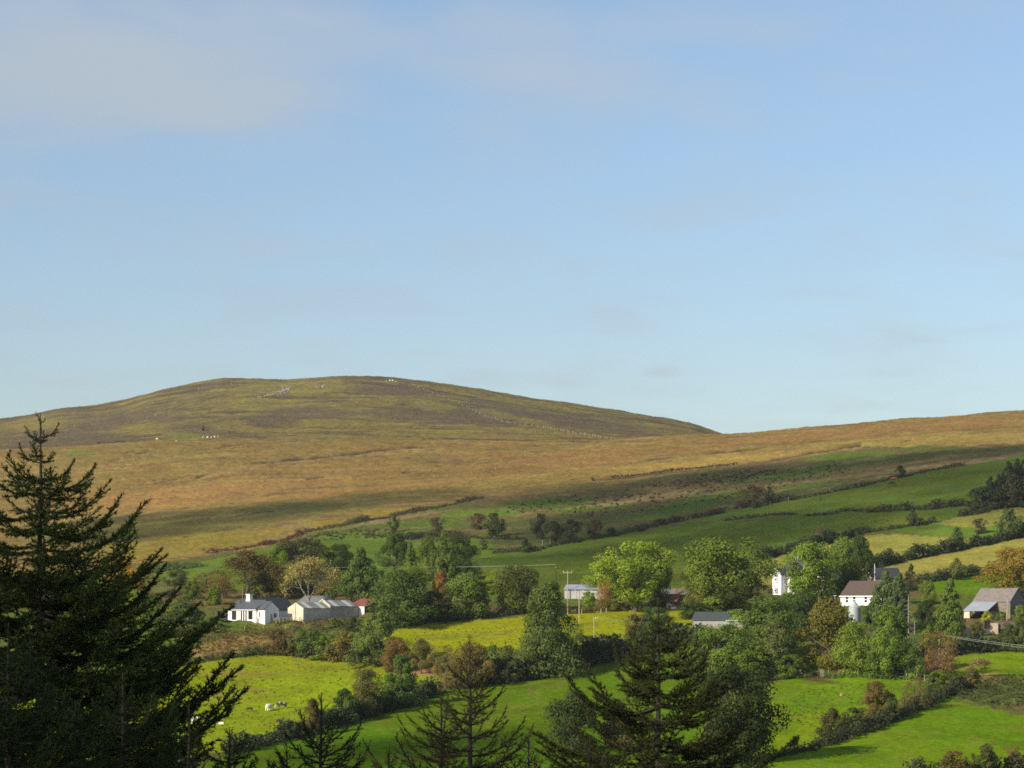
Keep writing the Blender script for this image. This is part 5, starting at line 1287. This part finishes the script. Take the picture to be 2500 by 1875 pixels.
def gate(u, v, w, h_, label, mat, bars=5, rz=0):
    p = P(u, v); e = tag(empty('field_gate', p, rz), label, 'gate', 'gates')
    for x in (0, w): MB().box(x - .04, -.04, 0, x + .04, .04, h_).build('stile', mat, e)
    for i in range(bars): MB().box(.04, -.025, h_ * (.12 + .84 * i / (bars - 1)) - .03, w - .04, .025, h_ * (.12 + .84 * i / (bars - 1)) + .03).build('bar', mat, e)
    MB().box(w / 2 - .03, -.035, .1, w / 2 + .03, .035, h_ - .02).build('brace', mat, e)
gate(1628, 1484, 1.6, 1.15, 'pale farm gate in front of the rust orange lean-to', M_TINPALE, 4)
gate(1200, 1500, .95, 1.25, 'small white gate in shade by the dark brownish thicket', M_WHITE, 4)
gate(1957, 1652, 4.2, 1.2, 'dark gate across the muddy field gateway', M_WOODD, 5)
p = P(2002, 1652); e = tag(empty('pallet', p), 'grey wooden pallet upright at the right side of the muddy gateway', 'pallet')
for i in range(4): MB().box(.22 * i, 0, 0, .22 * i + .12, .04, 1.4).build('slat', M_WOODG, e)
for z in (.2, 1.1): MB().box(0, .04, z, .78, .09, z + .1).build('crosspiece', M_WOODG, e)
p = P(1952, 1654); e = tag(empty('gate_pillar', p), 'stone gate pillar at the left of the muddy gateway', 'pillar')
MB().box(-.25, -.2, -.3, .25, .2, 1.4).build('shaft', M_STONE, e); MB().box(-.3, -.25, 1.4, .3, .25, 1.52).build('cap', M_STONE, e)
def trough(u, v, w, label, mat):
    p = P(u, v); e = tag(empty('water_trough', p), label, 'trough')
    m = MB().box(0, 0, 0, w, .08, .55).box(0, .62, 0, w, .7, .55).box(0, .085, 0, .08, .615, .55).box(w - .08, .085, 0, w, .615, .55); m.build('tank', mat, e)
    MB().box(.085, .085, .02, w - .085, .615, .42).build('water', M_GLASS, e)
trough(1133, 1507, 2.6, 'grey water trough in the shade at the top of the middle pasture', M_CLAD)
trough(1639, 1487, 1.1, 'small white trough beside the pale farm gate', M_WHITE)
# trampoline on the lawn
p = P(541, 1517); e = tag(empty('trampoline', p), 'dark netted trampoline on the lawn left of the cottage', 'trampoline')
m = MB(); R = 1.3
for i in range(8):
    a = i * math.pi / 4; MB().tube((R * math.cos(a), R * math.sin(a), 0), (R * math.cos(a), R * math.sin(a), 2.3), .04, .04, 5).build('pole', M_CLAD, e)
mt, nt, N, L = new_mat('netting'); o_ = N.new('ShaderNodeOutputMaterial'); mx = N.new('ShaderNodeMixShader'); d_ = N.new('ShaderNodeBsdfDiffuse'); tr_ = N.new('ShaderNodeBsdfTransparent')
d_.inputs[0].default_value = (.02, .022, .025, 1); mx.inputs[0].default_value = .6; L.new(tr_.outputs[0], mx.inputs[1]); L.new(d_.outputs[0], mx.inputs[2]); L.new(mx.outputs[0], o_.inputs[0])
ring = MB(); n = 24
ring.add([(R * .98 * math.cos(2 * math.pi * i / n), R * .98 * math.sin(2 * math.pi * i / n), z) for z in (.75, 2.3) for i in range(n)], [(i, (i + 1) % n, n + (i + 1) % n, n + i) for i in range(n)]); ring.build('net', mt, e)
MB().tube((0, 0, .68), (0, 0, .76), R + .12, R + .12, 24).build('mat', surf('blue_pad', (.10, .20, .34), .6, .1, 2), e)

# lone dark upright post in the hillside pasture
p = P(2003, 1222); e = tag(empty('stone_post', p), 'dark upright post alone in the shaded pasture left of the horses', 'post')
MB().tube((0, 0, -.2), (.05, 0, 1.5), .3, .2, 7).build('post', M_WOODD, e)

# ------------------------------------------------------------------ animals
def skin_mesh(name, verts, edges, radii, mat, sub=1):
    me = bpy.data.meshes.new(name + '_cage'); me.from_pydata(verts, edges, [])
    ob = bpy.data.objects.new(name + '_cage', me); COL.objects.link(ob)
    sk = ob.modifiers.new('skin', 'SKIN'); sk.use_smooth_shade = True
    for i, r in enumerate(radii):
        d = me.skin_vertices[0].data[i]; d.radius = r if isinstance(r, tuple) else (r, r); d.use_root = (i == 0)
    sb = ob.modifiers.new('sub', 'SUBSURF'); sb.levels = sub
    dg = bpy.context.evaluated_depsgraph_get()
    out = bpy.data.meshes.new_from_object(ob.evaluated_get(dg)); out.name = name
    bpy.data.objects.remove(ob); out.materials.clear(); out.materials.append(mat)
    return out
def quad_animal(name, L, Hh, thick, legr, head_down, mat, neck=.5, headl=.5, horse=False):
    """x forward; hips at x=-L/2, shoulders at x=L/2"""
    zs = Hh * .72; hip = -L / 2; sh = L / 2
    V = [(0, 0, zs), (hip * .9, 0, zs + .02), (sh * .85, 0, zs + .03), (hip * 1.15, 0, zs + .05), (sh * 1.15, 0, zs + .10)]
    E = [(0, 1), (0, 2), (1, 3), (2, 4)]; R = [(thick, thick * 1.05), (thick * .95, thick), (thick * .95, thick * 1.02), thick * .55, thick * .62]
    def add(p, fr, r):
        V.append(p); E.append((fr, len(V) - 1)); R.append(r); return len(V) - 1
    if head_down:
        a = add((sh * 1.15 + neck * .55, 0, zs - neck * .45), 4, thick * .42); b = add((sh * 1.15 + neck * .85, 0, zs - neck * .95), a, thick * .36); add((sh * 1.15 + neck * .85 + headl * .35, 0, max(.12, zs - neck * .95 - headl * .75)), b, thick * .2)
    else:
        a = add((sh * 1.15 + neck * .6, 0, zs + neck * .55), 4, thick * .42); b = add((sh * 1.15 + neck * .8, 0, zs + neck * .75), a, thick * .38); add((sh * 1.15 + neck * .8 + headl * .9, 0, zs + neck * .75 - headl * .3), b, thick * .22)
    for s_ in (-1, 1):
        y = s_ * thick * .55
        k = add((sh * .85, y, zs * .62), 2, legr * 1.6); k = add((sh * .88, y, zs * .34), k, legr); k = add((sh * .85, y, 0.03), k, legr * .8)
        k = add((hip * .95, y, zs * .68), 1, legr * 2.1); k = add((hip * .90, y, zs * .50), k, legr * 1.4); k = add((hip * 1.12, y, zs * .30), k, legr); k = add((hip * 1.06, y, 0.03), k, legr * .8)
    t = add((hip * 1.3, 0, zs * .95), 3, legr * .6); add((hip * 1.36, 0, zs * .35), t, legr * (.9 if horse else .5))
    return skin_mesh(name, V, E, R, mat)
M_COWW = surf('white_hide', (.78, .74, .60), .9, .06, 2)
def patch_hide(name, a, b, sc=1.6, lo=.5):
    m = surf(name, a, .9, 0, sc)
    mr_ = [n for n in m.node_tree.nodes if n.type == 'MAP_RANGE'][0]; mr_.inputs[1].default_value, mr_.inputs[2].default_value = lo - .02, lo + .02
    mx_ = [n for n in m.node_tree.nodes if n.type == 'MIX'][0]; mx_.inputs['A'].default_value = (*b, 1)
    return m
M_COWS = patch_hide('spotted_hide', (.55, .50, .38), (.055, .045, .035)); M_COWR = patch_hide('red_white_hide', (.75, .70, .58), (.42, .13, .05), 1.2, .48)
M_BLACK = surf('black_coat', (.018, .016, .015), .7, .2, 2); M_CHEST = surf('chestnut_coat', (.32, .085, .03), .7, .2, 2); M_WOOL = surf('wool', (.72, .69, .58), 1, .1, 3)
cow_w = quad_animal('body', 1.35, 1.4, .36, .085, True, M_COWW, .55, .5); cow_s = quad_animal('body', 1.45, 1.42, .37, .085, True, M_COWS, .55, .5); cow_r = quad_animal('body', 1.4, 1.4, .37, .085, False, M_COWR, .45, .45)
def animal(name, u, v, me, rz, label, cat, group=None, far=False, sc=1.0, dz_=0, ear=.12, mat=None, ears=True, head=None):
    p = P(u, v, far); e = tag(empty(name, (p.x, p.y, p.z + dz_), rz), label, cat, group); e.scale = (sc,) * 3
    link('body', me, e)
    return e
GC = 'cattle in the pastures'
animal('cow', 656, 1736, cow_w, math.radians(65), 'white cow seen from behind, left of the spotted cow', 'cow', GC)
animal('cow', 688, 1730, cow_s, math.radians(205), 'dark and white spotted cow grazing beside the white cow', 'cow', GC)
animal('cow', 478, 1768, cow_w, math.radians(20), 'white cow half hidden by the boughs of the big near spruce', 'cow', GC)
animal('cow', 541, 1768, cow_w, math.radians(160), 'pale cow lying just right of the big near spruce boughs', 'cow', GC, sc=.6, dz_=-.4)
animal('cow', 414, 1766, cow_w, math.radians(-20), 'white cow deep behind the boughs of the big near spruce', 'cow', GC)
animal('cow', 2056, 1698, cow_r, math.radians(215), 'red and white cow lying alone in the right hand cow field', 'cow', GC, dz_=-.40, sc=.62)
animal('cow', 1655, 1560, cow_w, math.radians(200), 'white cow behind the right near spruce, before the green roofed shed', 'cow', GC, sc=.8)
calf = quad_animal('body', .8, .85, .2, .05, True, M_BLACK, .3, .3)
animal('calf', 610, 1737, calf, math.radians(190), 'small dark calf left of the white cow', 'calf')
horse_b = quad_animal('body', 1.5, 1.7, .33, .085, True, M_BLACK, .8, .55, True); horse_c = quad_animal('body', 1.5, 1.65, .33, .085, True, M_CHEST, .8, .55, True)
animal('horse', 2176, 1187, horse_b, math.radians(-5), 'black horse grazing on the hillside pasture', 'horse', 'horses on the hillside')
animal('horse', 2184, 1175, horse_c, math.radians(175), 'chestnut horse grazing behind the black horse', 'horse', 'horses on the hillside')
sheep = quad_animal('body', .75, .85, .27, .05, True, M_WOOL, .28, .3)
for i, (u, v, l) in enumerate([(384, 1074, 'leftmost sheep of the flock on the hill foot'), (393, 1082, 'second sheep from the left on the hill foot, lower one'), (422, 1082, 'left sheep of the close pair on the hill foot'), (431, 1080, 'right sheep of the close pair on the hill foot'),
        (496, 1070, 'first sheep of the row of five on the hill foot'), (507, 1070, 'second sheep of the row of five on the hill foot'), (516, 1070, 'middle sheep of the row of five on the hill foot'), (524, 1069, 'fourth sheep of the row of five on the hill foot'), (533, 1068, 'last sheep of the row of five on the hill foot'),
        (53, 1192, 'lone sheep on the moor behind the big near spruce')]):
    animal('sheep', u, v, sheep, RNG.uniform(0, 6.28), l, 'sheep', 'sheep on the hill', far=v < 1090, sc=1.25)

# ------------------------------------------------------------------ rocks
def rock_mesh(seed):
    import bmesh
    bm = bmesh.new(); bmesh.ops.create_icosphere(bm, subdivisions=2, radius=1); r = random.Random(seed)
    a = [Vector((r.uniform(-1, 1), r.uniform(-1, 1), r.uniform(-1, 1))).normalized() for _ in range(7)]
    for v in bm.verts:
        k = 1
        for q in a:
            d = v.co.normalized().dot(q)
            if d > .55: k = min(k, .62 / d + .1)
        v.co *= k * r.uniform(.94, 1.05)
    me = bpy.data.meshes.new('boulder'); bm.to_mesh(me); bm.free(); me.materials.append(M_ROCK)
    return me
M_ROCK = surf('pale_rock', (.25, .235, .21), .95, .5, .8, .1, dirt=(.12, .11, .10))
rocks = [rock_mesh(i) for i in range(5)]
rr = random.Random(5); spots = []
for i in range(46):
    t = rr.random() ** .8
    spots.append((632 + 74 * t + rr.uniform(-5, 7), 972 - 22 * t + rr.gauss(0, 4.2), rr.uniform(.4, 1.4) * (1.15 if t > .5 else .85)))
spots += [(785 + rr.uniform(-14, 14), 945 + rr.gauss(0, 2), rr.uniform(.6, 1.6)) for i in range(9)]
for i, (u, v, r_) in enumerate(spots):
    p = P(u, v, True); o = link('boulder', rocks[i % 5], None, (p.x, p.y, p.z + .1 * r_)); o.scale = (r_ * 1.3, r_, r_ * .75); o.rotation_euler = (rr.uniform(-.3, .3), rr.uniform(-.3, .3), rr.uniform(0, 6))
    tag(o, 'grey boulder of the rocky outcrop left of the hill top' if i < 46 else 'grey boulder of the small crag below the hill top', 'boulder', 'boulders of the outcrop' if i < 46 else 'boulders of the small crag')
for i in range(46):
    u = rr.choice([rr.uniform(60, 1000), rr.uniform(300, 700)]); v = np.interp(u, [a for a, b in SKYL], [b for a, b in SKYL]) + rr.uniform(8, 60)
    p = P(u, v, True); o = link('boulder', rocks[i % 5], None, p); r_ = rr.uniform(.4, .9); o.scale = (r_ * 1.2, r_, r_ * .8)
    tag(o, 'small pale boulder scattered on the upper hillside', 'boulder', 'scattered boulders on the hill')
for u, v, r_, l in ((943, 931, .5, 'small white stone left of the white cairn on the skyline'), (952, 929, .8, 'left large white stone of the cairn on the skyline'), (959, 929.5, .9, 'right large white stone of the cairn on the skyline'), (966, 931.5, .5, 'small white stone right of the white cairn on the skyline')):
    p = P(u, v, True); o = link('boulder', rocks[int(u) % 5].copy(), None, p); o.data.materials[0] = M_WHITE; o.scale = (r_ * 1.2, r_, r_); tag(o, l, 'boulder', 'white stones on the summit')
# ------------------------------------------------------------------ near conifers
def bough_mesh(seed, L, dens=1.15, needle=.084, tert=True, sparse=False, up=.22, droop=.10):
    """one bough along +x: a stem, side shoots, twigs, and needles on all of them"""
    rng = np.random.default_rng(seed)
    segs = []          # p, q, radius
    nseg = []          # p, q for needles
    def curve(t):
        return np.array([L * t * (1 - .06 * t), L * .03 * math.sin(3 * t + seed), L * (-droop * math.sin(math.pi * min(1, t * 1.05)) + up * t ** 2.6)])
    K = 12
    pts = [curve(i / K) for i in range(K + 1)]
    r0 = .012 + .011 * L
    for i in range(K):
        segs.append((pts[i], pts[i + 1], r0 * (1 - i / K) + .006, r0 * (1 - (i + 1) / K) + .005))
        if i > K * .35: nseg.append((pts[i], pts[i + 1]))
    t = .12 + .04 * rng.random(); side = 1
    step = (.105 if not sparse else .15) / L
    while t < .985:
        p = curve(t); d = unit(curve(min(1, t + .02)) - curve(t - .02))
        lat = unit(np.cross(np.array([0, 0, 1.0]), d)) * side
        ls = (.36 * L * (1 - t) ** .75 * min(1, .35 + 1.6 * t) + .12) * rng.uniform(.6, 1.15)
        ang = rng.uniform(.75, 1.1) * (1 - .35 * t)
        dd = unit(d * math.cos(ang) + lat * math.sin(ang) + np.array([0, 0, rng.uniform(-.28, .22)]))
        k = 3; q = p; dirn = dd; ps = [p]
        for i in range(k):
            dirn = unit(dirn + np.array([0, 0, -.10 if i == 0 else .16]) + d * .10 + rng.normal(size=3) * .05)
            q = q + dirn * ls / k; ps.append(q)
        for i in range(k):
            segs.append((ps[i], ps[i + 1], .009 * (1 - i / k) + .004, .009 * (1 - (i + 1) / k) + .003)); nseg.append((ps[i], ps[i + 1]))
        if tert and ls > .3:
            m = int(ls / (.13 if not sparse else .22))
            for j in range(m):
                tt = (j + .6) / (m + .3); i = min(k - 1, int(tt * k)); b = ps[i] + (ps[i + 1] - ps[i]) * (tt * k - i)
                sd = unit(np.cross(np.array([0, 0, 1.0]), dd)) * (1 if j % 2 else -1)
                lt = (.10 + .22 * ls * (1 - tt)) * rng.uniform(.7, 1.3)
                e = b + unit(dd * .8 + sd * rng.uniform(.6, 1.0) + np.array([0, 0, rng.uniform(-.35, .25)])) * lt
                segs.append((b, e, .005, .003)); nseg.append((b, e))
        t += step * rng.uniform(.55, 1.3); side = -side
    m = MB()
    for a, b, ra, rb in segs: m.tube(a, b, ra, rb, 3)
    A = np.array([a for a, b in nseg]); B = np.array([b for a, b in nseg]); ln = np.linalg.norm(B - A, axis=1)
    cnt = np.maximum(1, (ln / .034 * 2.6 * dens)).astype(int)
    idx = np.repeat(np.arange(len(A)), cnt); n = len(idx)
    tt = rng.random((n, 1)); P0 = A[idx] + (B[idx] - A[idx]) * tt; D0 = unit(B[idx] - A[idx])
    rd = unit(rng.normal(size=(n, 3)) + np.array([0, 0, .25])); nd = unit(D0 * .75 + rd * .8)
    ln_ = needle * rng.uniform(.7, 1.3, (n, 1)); wv = unit(np.cross(nd, rng.normal(size=(n, 3)))) * .013
    V = np.stack([P0 - wv, P0 + wv, P0 + nd * ln_], 1).reshape(-1, 3)
    me_n = mesh_np('needles', V, np.arange(3 * n).reshape(-1, 3), M_NEEDLE, False, {'rnd': ('FLOAT', 'POINT', np.repeat(np.clip(rng.random(n) * .6 + .4 * rng.random(len(A))[idx], 0, 1), 3))})
    return m.mesh('bough', M_TWIG), me_n
BO = {'s': [bough_mesh(1, 1.0), bough_mesh(2, 1.1)], 'm': [bough_mesh(3, 2.4), bough_mesh(4, 2.5), bough_mesh(8, 2.4, up=.34, droop=.14)], 'l': [bough_mesh(5, 4.3, 1.1, up=.16), bough_mesh(6, 4.5, 1.1, up=.22, droop=.12)]}
BS = {'s': [bough_mesh(11, 1.0, .85, .075, True, True, .30, .03)], 'm': [bough_mesh(13, 2.3, .85, .075, True, True, .32, .05), bough_mesh(14, 2.2, .85, .075, True, True, .26, .06)], 'l': [bough_mesh(15, 3.6, .85, .075, True, True, .34, .08)]}
SZ = {'s': 1.0, 'm': 2.4, 'l': 4.3}
def near_conifer(kind, u, vt, D, spread, label, color, seed, sparse=False, whorl=.42, per=6, cut=None, group='young conifers in the foreground', lmax=5.6, lead=.8, tilt0=.15, extra=()):
    top = at(u, vt, D); gz = float(hz(top.x, top.y)); H = top.z - gz
    e = tag(empty(kind, (top.x, top.y, gz - .2)), label, 'conifer', group)
    rng = random.Random(seed)
    m = MB(); r = .012 * H + .03; N = 10
    pts = [Vector((rng.uniform(-.03, .03) * (1 if 0 < i < N else 0), rng.uniform(-.03, .03), (H + .2) * i / N)) for i in range(N + 1)]
    for i in range(N): m.tube(pts[i], pts[i + 1], r * (1 - i / N) ** .9 + .012, r * (1 - (i + 1) / N) ** .9 + .010, 8)
    m.build('trunk', M_TWIG, e)
    lib = BS if sparse else BO
    d = .22; n = 0
    lim = H - 1.5 if cut is None else min(H - 1, cut)
    while d < lim:
        L = min(lmax, spread * d ** 1.1) if d > .3 else .2
        k = per + (rng.random() < .5) + (3 if d > 4.0 and not sparse else 0)
        a0 = rng.uniform(0, 6.28)
        for i in range(k):
            Lb = L * rng.uniform(.5, 1.08)
            if rng.random() < .15: Lb *= .55
            s_ = 's' if Lb < 1.5 else 'm' if Lb < 3.2 else 'l'
            bm_, nm_ = rng.choice(lib[s_])
            z = H + .2 - d + rng.uniform(-.12, .12)
            b = link('bough', bm_, e, (0, 0, z))
            sc = Lb / SZ[s_]; b.scale = (sc, sc * rng.choice((-1, 1)) if sc > 0 else sc, sc)
            b.scale = (sc, sc, sc)
            pit = -(tilt0 * math.exp(-max(0, d - 2) / 3) + .45 * math.exp(-d / 1.6) + rng.uniform(-.20, .14))
            b.rotation_euler = (rng.uniform(-.25, .25), pit, a0 + 2 * math.pi * i / k + rng.uniform(-.25, .25))
            q = link('needles', nm_, b); q.color = (*color, 1)
            n += 1
        d += whorl * rng.uniform(.75, 1.25) * (.92 if d < 3 else 1.1)
        if n > 235: break
    for ve, Lb, az in extra:          # the long boughs that stand out of the crown
        s_ = 's' if Lb < 1.5 else 'm' if Lb < 3.2 else 'l'
        bm_, nm_ = rng.choice(lib[s_])
        b = link('bough', bm_, e, (0, 0, (EYE - ve) / F * D - gz + .2)); sc = Lb / SZ[s_]; b.scale = (sc, sc, sc)
        b.rotation_euler = (rng.uniform(-.2, .2), -rng.uniform(.08, .20), az)
        q = link('needles', nm_, b); q.color = (*color, 1)
    # leader shoot
    bm_, nm_ = lib['s'][0]
    b = link('bough', bm_, e, (0, 0, H - .55)); b.scale = (.75, .28, .28); b.rotation_euler = (0, -math.pi / 2, 0)
    q = link('needles', nm_, b); q.color = (*color, 1)
    return e
NC = (.050, .072, .018)
near_conifer('spruce', 98, 1008, 60, .80, 'big dark spruce filling the left of the picture, its top against the hill', NC, 1, whorl=.50, per=5, cut=11, lmax=4.9,
             extra=[(1190, 1.45, .1), (1300, 2.2, -.15), (1330, 2.0, 3.3), (1440, 3.3, .05), (1470, 3.1, -.4), (1560, 3.9, .3), (1625, 5.0, -.05), (1640, 4.3, -.45), (1700, 4.6, .2), (1730, 4.4, -.25), (1770, 5.3, .0), (1800, 5.0, -.35), (1850, 5.6, .25), (1850, 5.4, -.15), (1400, 2.6, -.8), (1540, 3.4, -1.0), (1680, 4.2, -.9)])
near_conifer('spruce', 1606, 1458, 66, .78, 'dark spruce right of centre, its thin top in front of the farm wood', (.062, .070, .022), 2, whorl=.42, per=6, cut=8.5, lmax=3.8, tilt0=.15)
near_conifer('larch', 1147, 1549, 70, .72, 'thin near larch with sparse twigs at the bottom centre', (.085, .078, .026), 3, True, .46, 4, 7, lmax=3.2, tilt0=.25)
near_conifer('larch', 1076, 1658, 72, .80, 'smaller sparse larch left behind the thin near larch', (.080, .076, .026), 4, True, .46, 4, 6, lmax=3.0, tilt0=.25)
near_conifer('larch', 785, 1690, 62, .80, 'small near conifer with a tall bare leader right of the big spruce', (.055, .066, .02), 5, True, .36, 5, 5, lmax=2.8, tilt0=.3)
near_conifer('spruce', 461, 1712, 58, .55, 'slender young conifer at the right foot of the big spruce', NC, 6, True, .3, 5, 5, lmax=2.0, tilt0=.3)
near_conifer('spruce', 300, 1640, 54, .95, 'dark young spruce overlapping the lower right boughs of the big spruce', (.040, .058, .016), 7, whorl=.42, per=6, cut=6, lmax=3.0)
near_conifer('spruce', 560, 1775, 56, .9, 'low dark spruce at the bottom edge, right of the big spruce', (.040, .058, .016), 8, whorl=.42, per=6, cut=5, lmax=2.6)
near_conifer('spruce', 20, 1520, 50, .95, 'dark spruce in the bottom left corner', (.036, .054, .016), 9, whorl=.42, per=6, cut=6, lmax=3.2)
near_conifer('spruce', 700, 1815, 64, .85, 'low dark conifer bush at the bottom edge left of the bare leader', (.046, .06, .018), 10, True, .36, 6, 4, lmax=2.4)
near_conifer('larch', 1290, 1790, 68, .85, 'low sparse conifer at the bottom edge between the larch and the right spruce', (.07, .066, .022), 11, True, .36, 6, 4, lmax=2.4)
near_conifer('spruce', 1440, 1800, 62, .85, 'low spruce tips at the bottom edge left of the right spruce', (.055, .06, .018), 12, whorl=.42, per=5, cut=4, lmax=2.2)
near_conifer('spruce', 950, 1825, 66, .8, 'low sparse conifer at the bottom edge left of the larches', (.052, .064, .02), 13, True, .36, 6, 4, lmax=2.2)

# ------------------------------------------------------------------ unseen clouds added up-sun, shaped to shade the hillside, lower field and foreground
def cloud_mat():
    m, nt, N, L = new_mat('shade_cloud')
    o = N.new('ShaderNodeOutputMaterial'); d = N.new('ShaderNodeBsdfDiffuse'); d.inputs[0].default_value = (.9, .9, .9, 1)
    t = N.new('ShaderNodeBsdfTransparent'); x = N.new('ShaderNodeMixShader'); x.inputs[0].default_value = CLOUD_DENS
    L.new(t.outputs[0], x.inputs[1]); L.new(d.outputs[0], x.inputs[2]); L.new(x.outputs[0], o.inputs[0])
    return m
CLOUD_DENS = .12
M_CLOUD = cloud_mat()
def shade_cloud(ground, alt, seed, size=26, cover=4.0):
    """a broad thin cloud of overlapping puffs, unseen, shaped so its shade falls on the given ground"""
    import bmesh
    g = [Vector(q) for q in ground]
    fp = [q + SUN * ((alt - q.z) / SUN.z) for q in g]
    xs = np.array([q.x for q in fp]); ys = np.array([q.y for q in fp]); rng = np.random.default_rng(seed)
    poly = [(q.x, q.y) for q in fp]
    area = abs(sum(xs[i - 1] * ys[i] - xs[i] * ys[i - 1] for i in range(len(xs)))) / 2
    bm = bmesh.new(); tries = 0; got = 0.0
    o = Vector((xs.mean(), ys.mean(), alt))
    while got < cover * area and tries < 60000:
        tries += 1
        x = rng.uniform(xs.min(), xs.max()); y = rng.uniform(ys.min(), ys.max())
        if not inpoly(np.array([x]), np.array([y]), poly)[0]: continue
        edge = polydist(np.array([x]), np.array([y]), poly + poly[:1])[0]
        r = size * rng.uniform(.55, 1.2)
        if edge < .40 * r: continue
        mat = Matrix.Translation((x - o.x, y - o.y, rng.uniform(-.3, .3) * r)) @ Matrix.Diagonal((r * 1.2, r, r * .45, 1))
        bmesh.ops.create_icosphere(bm, subdivisions=2, radius=1, matrix=mat); got += math.pi * 1.2 * r * r
    me = bpy.data.meshes.new('shade_cloud'); bm.to_mesh(me); bm.free(); me.materials.append(M_CLOUD)
    me.polygons.foreach_set('use_smooth', np.ones(len(me.polygons), bool))
    return tag(link('shade_cloud', me, None, o), kind='structure')
G = lambda L: [P(u, v) for u, v in L]
shade_cloud(G([(1180, 1190), (1420, 1172), (1620, 1158), (1800, 1136), (1960, 1116), (2060, 1108), (2300, 1096), (2640, 1080), (2640, 1240), (2480, 1285), (2300, 1300), (2110, 1300), (1860, 1362), (1780, 1410), (1640, 1430), (1440, 1430), (1300, 1405), (1180, 1360), (1190, 1290), (1260, 1240), (1160, 1225)]), 330, 1, 30, 3.6)
shade_cloud(G([(200, 1268), (420, 1246), (620, 1232), (800, 1212), (1000, 1192), (1180, 1186), (1160, 1212), (1000, 1226), (820, 1250), (640, 1280), (420, 1310), (200, 1345)]), 330, 2, 16, 3.0)
shade_cloud([(-75, 15, -6), (60, 20, -6), (60, 150, -10), (-75, 150, -10)], 330, 3, 22, 4.5)  # added out of view to keep the near conifers in shade
shade_cloud(G([(540, 1880), (800, 1806), (1000, 1765), (1150, 1742), (1300, 1745), (1460, 1790), (1520, 1880)]), 330, 4, 14, 2.6)

# ------------------------------------------------------------------ air
HAZE = True
if HAZE:
    hb = MB().box(-1300, -125, -60, 1900, 2960, 262)
    m, nt, N, L = new_mat('haze')
    o = N.new('ShaderNodeOutputMaterial'); v = N.new('ShaderNodeVolumePrincipled')
    v.inputs['Color'].default_value = (.92, .95, 1.0, 1); v.inputs['Density'].default_value = 0.00005; v.inputs['Anisotropy'].default_value = .2
    L.new(v.outputs[0], o.inputs['Volume'])
    tag(hb.build('haze', m), kind='stuff')
